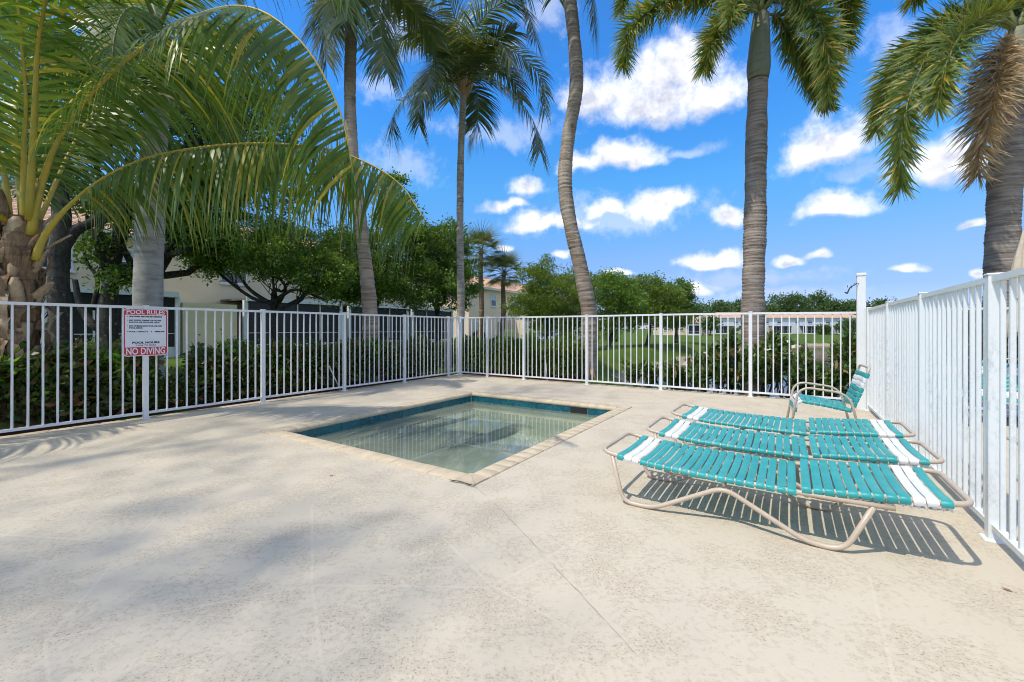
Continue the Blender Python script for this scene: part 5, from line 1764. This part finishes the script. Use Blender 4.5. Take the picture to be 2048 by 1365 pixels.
def grass():
    rg = np.random.default_rng(9)
    n = 70000
    a = rg.uniform(-9, 5, n)
    b = rg.uniform(-7, 12, n)
    x = C0.x + a * EV.x + b * EU.x
    y = C0.y + a * EV.y + b * EU.y
    deck_ = (a > -.2) & (b < .2)
    bed = ((a > -1.7) & (a < 0) & (b < .2)) | ((a > -.2) & (a < 3.0) & (b < 1.75) & (b > 0))
    zz = land_z(x, y)
    ok = ~deck_ & ~bed & (zz > -.55) & (y > 3)
    x, y, zz = x[ok], y[ok], zz[ok]
    n = len(x)
    h = rg.uniform(.03, .085, n)
    an = rg.uniform(0, 6.28, n)
    w = .006
    dx, dy = np.cos(an) * w, np.sin(an) * w
    lx, ly = rg.normal(0, .025, n), rg.normal(0, .025, n)
    v = np.stack([np.stack([x - dx, y - dy, zz - .005], 1), np.stack([x + dx, y + dy, zz - .005], 1), np.stack([x + lx, y + ly, zz + h], 1)], 1).reshape(-1, 3)
    o = link('grass', np_mesh('grass', v, np.arange(3 * n).reshape(n, 3)), 'grass_blade')
    tag(o, 'short green lawn grass behind the hedges', 'grass', kind='stuff')
grass()

# ------------------------------------------------------------------ small things
def rock(label, p, s, seed):
    rg = np.random.default_rng(seed)
    bm = bmesh.new()
    bmesh.ops.create_icosphere(bm, subdivisions=2, radius=1.0)
    for v in bm.verts:
        n = v.co.normalized()
        k = 1 + .22 * math.sin(n.x * 3 + seed) * math.cos(n.y * 4 + seed * 2) + .14 * math.sin(n.z * 6 + seed) + rg.normal(0, .04)
        v.co = Vector((n.x * s, n.y * s * .8, n.z * s * .55)) * k
    me = bpy.data.meshes.new('shore_rock')
    bm.to_mesh(me)
    bm.free()
    o = link('shore_rock', me, 'rock', None, p)
    tag(o, label, 'rock', 'pale boulders along the lake shore')
for k, (px, Y, s, lab) in enumerate(((1384, 24.0, .75, 'largest pale boulder seen left of the tall shrubs'), (1402, 25.5, .6, 'pale boulder touching the right side of the largest one'), (1372, 22.0, .5, 'lower pale boulder in front of the largest one'),
                                     (1270, 13.0, .30, 'small boulder at the near shore behind the low shrub'), (1300, 14.0, .36, 'mid sized boulder at the near shore'), (1330, 15.5, .34, 'boulder right of the mid sized near shore boulder'), (1520, 40.0, .8, 'boulder on the shore behind the foxtail trunk'), (1556, 44.0, .8, 'far boulder right of the foxtail trunk'), (1240, 12.0, .22, 'smallest boulder beside the snaking palm foot'))):
    X = (px - CX) / F * Y
    z = float(land_z(np.array([X]), np.array([Y]))[0])
    rock(lab, (X, Y, max(z, WATER_Z) + s * .12), s, 400 + k)

# bollard lamp on the lawn
bo = thing('bollard_light', 'short black bollard light beside the snaking palm foot', 'bollard', (1.36, 10.55, -.1))
MB().tube([(0, 0, 0), (0, 0, .42)], .045, 14).build('bollard_post', 'dark_metal', bo)
MB().tube([(0, 0, .42), (0, 0, .47)], .034, 14).build('bollard_lens', 'screen_dark', bo)
MB().tube([(0, 0, .47), (0, 0, .50), (0, 0, .515)], [.058, .055, .02], 14).build('bollard_cap', 'dark_metal', bo)
# root mass of the snaking palm
rm = thing('root_mound', 'brown mat of roots around the foot of the snaking palm', 'roots', (1.9, 11.0, -.3))
rg = np.random.default_rng(77)
mb = MB()
for k in range(90):
    an = rg.uniform(0, 6.28)
    r1 = rg.uniform(.28, .5)
    mb.tube([(math.cos(an) * .2, math.sin(an) * .2, rg.uniform(.3, .62)), (math.cos(an) * .27, math.sin(an) * .27, .25), (math.cos(an) * r1, math.sin(an) * r1, .03)], [.012, .014, .012], 5)
mb.build('root_strands', 'palm_fibre', rm)
# white irrigation pipes
for lab, q0, q1 in (('white plastic pipe leaning in the left hedge bottom', E(-.36, -3.28, -.05), E(-.40, -3.50, .44)), ('white plastic pipe standing before the back hedge', E(2.35, .42, -.05), E(2.28, .45, .52))):
    pr = thing('irrigation_pipe', lab, 'pipe', q0)
    MB().tube([(0, 0, 0), q1 - q0], .013, 10).build('pipe_riser', 'white_strap', pr)
    MB().tube([q1 - q0, (q1 - q0) * 1.06], .018, 10).build('pipe_head', 'white_strap', pr)
# covered grill, urn plants and bushes at the peach house
gp = at(957, 668, 42.5)
gg = thing('covered_grill', 'black covered grill on the patio of the peach townhouse', 'grill', (gp.x, gp.y, -.15), .4)
MB().cbox((-.62, -.32, .25), (.62, .32, 1.0), .06).build('grill_cover', 'rubber_and_recess_black', gg)
MB().cbox((-.4, -.27, 1.001), (.4, .27, 1.18), .1).build('grill_hood', 'rubber_and_recess_black', gg)
for x in (-.5, .5):
    for y in (-.24, .24):
        MB().tube([(x, y, 0), (x, y, .26)], .03, 6).build('leg', 'dark_metal', gg)
for k, px in enumerate((1013, 1024)):
    rgk = np.random.default_rng(500 + k)
    p = at(px, 0, 41.0)
    pl = thing('potted_palm', ('small yellow palm before the peach garden wall, left one', 'small yellow palm before the peach garden wall, right one')[k], 'plant', (p.x, 41.0, -.12), 0, 'small yellow palms at the garden wall')
    MB().tube([(0, 0, 0), (0, 0, .9)], [.05, .04], 6).build('stem', 'green_petiole', pl)
    for i in range(9):
        add_frond(pl, rgk, arc_path((0, 0, .85), i * 2.4, 1.0 - .08 * i, .75, 1.3, 6), leaf='hedge_tip', petiole='yellow_petiole', r0=.012, r1=.004, start=.15, n=30, Lmax=.28, W=.035, droop=1.0, segs=3)
for k, (px, Y, r_, lab) in enumerate(((1130, 36, .8, 'clipped dark bush on the lawn left of the snaking trunk'), (1180, 40, .9, 'clipped dark bush before the far porch right of the snaking trunk'), (1060, 39, .6, 'low dark bush before the peach garden wall'), (1225, 44, .8, 'dark bush under the round lawn tree'))):
    X = (px - CX) / F * Y
    z = float(land_z(np.array([X]), np.array([Y]))[0])
    tree('clipped_bush', lab, 'bush', (X, Y, z), [(Vector((X, Y, z + r_ * .65)), (r_, r_, r_ * .7), 40)], 520 + k, 'oak_leaf', [(X, Y, z), (X, Y, z + .2), (X, Y, z + .35)], .05, 60, .13, .08, .2, 'clipped bushes on the lawn', twigs=.05)
# plants under the left house porch
for k, (px, Y, r_, lab) in enumerate(((170, 12.2, .5, 'low shrub at the foot of the dark trees on the left'), (245, 12.8, .55, 'low shrub behind the pool sign'), (470, 14.5, .5, 'low shrub before the left porch'))):
    X = (px - CX) / F * Y
    tree('low_bush', lab, 'bush', (X, Y, -.06), [(Vector((X, Y, r_ * .7)), (r_, r_, r_ * .8), 30)], 540 + k, 'mid_leaf', [(X, Y, -.06), (X, Y, .1), (X, Y, .25)], .04, 60, .09, .05, .16, 'low bushes under the left trees', twigs=.05)
# fallen leaves on the deck
for k, (px, py, lab) in enumerate(((868, 772, 'dry leaf fallen on the deck left of the pool corner'), (785, 781, 'dry leaf fallen on the deck near the left fence'), (1172, 794, 'dry leaf fallen behind the pool far edge'), (1236, 779, 'dry leaf fallen near the middle of the back fence'), (663, 953, 'dry leaf fallen on the shaded deck before the pool'), (2015, 1182, 'dry leaf fallen beside the right fence foot'))):
    g0 = gr(px, py)
    lf = thing('fallen_leaf', lab, 'leaf', g0, random.uniform(0, 6))
    lf.scale = (.6, .6, .8)
    MB().add([(-.03, 0, .004), (-.008, -.011, .010), (.022, -.006, .007), (.035, 0, .012), (.015, .012, .009), (-.014, .009, .006)], [(0, 1, 2, 3, 4, 5)]).build('leaf_blade', 'dry_leaf', lf)
    MB().tube([(-.05, .004, .006), (-.03, 0, .006)], .0012, 5).build('leaf_stalk', 'dry_leaf', lf)
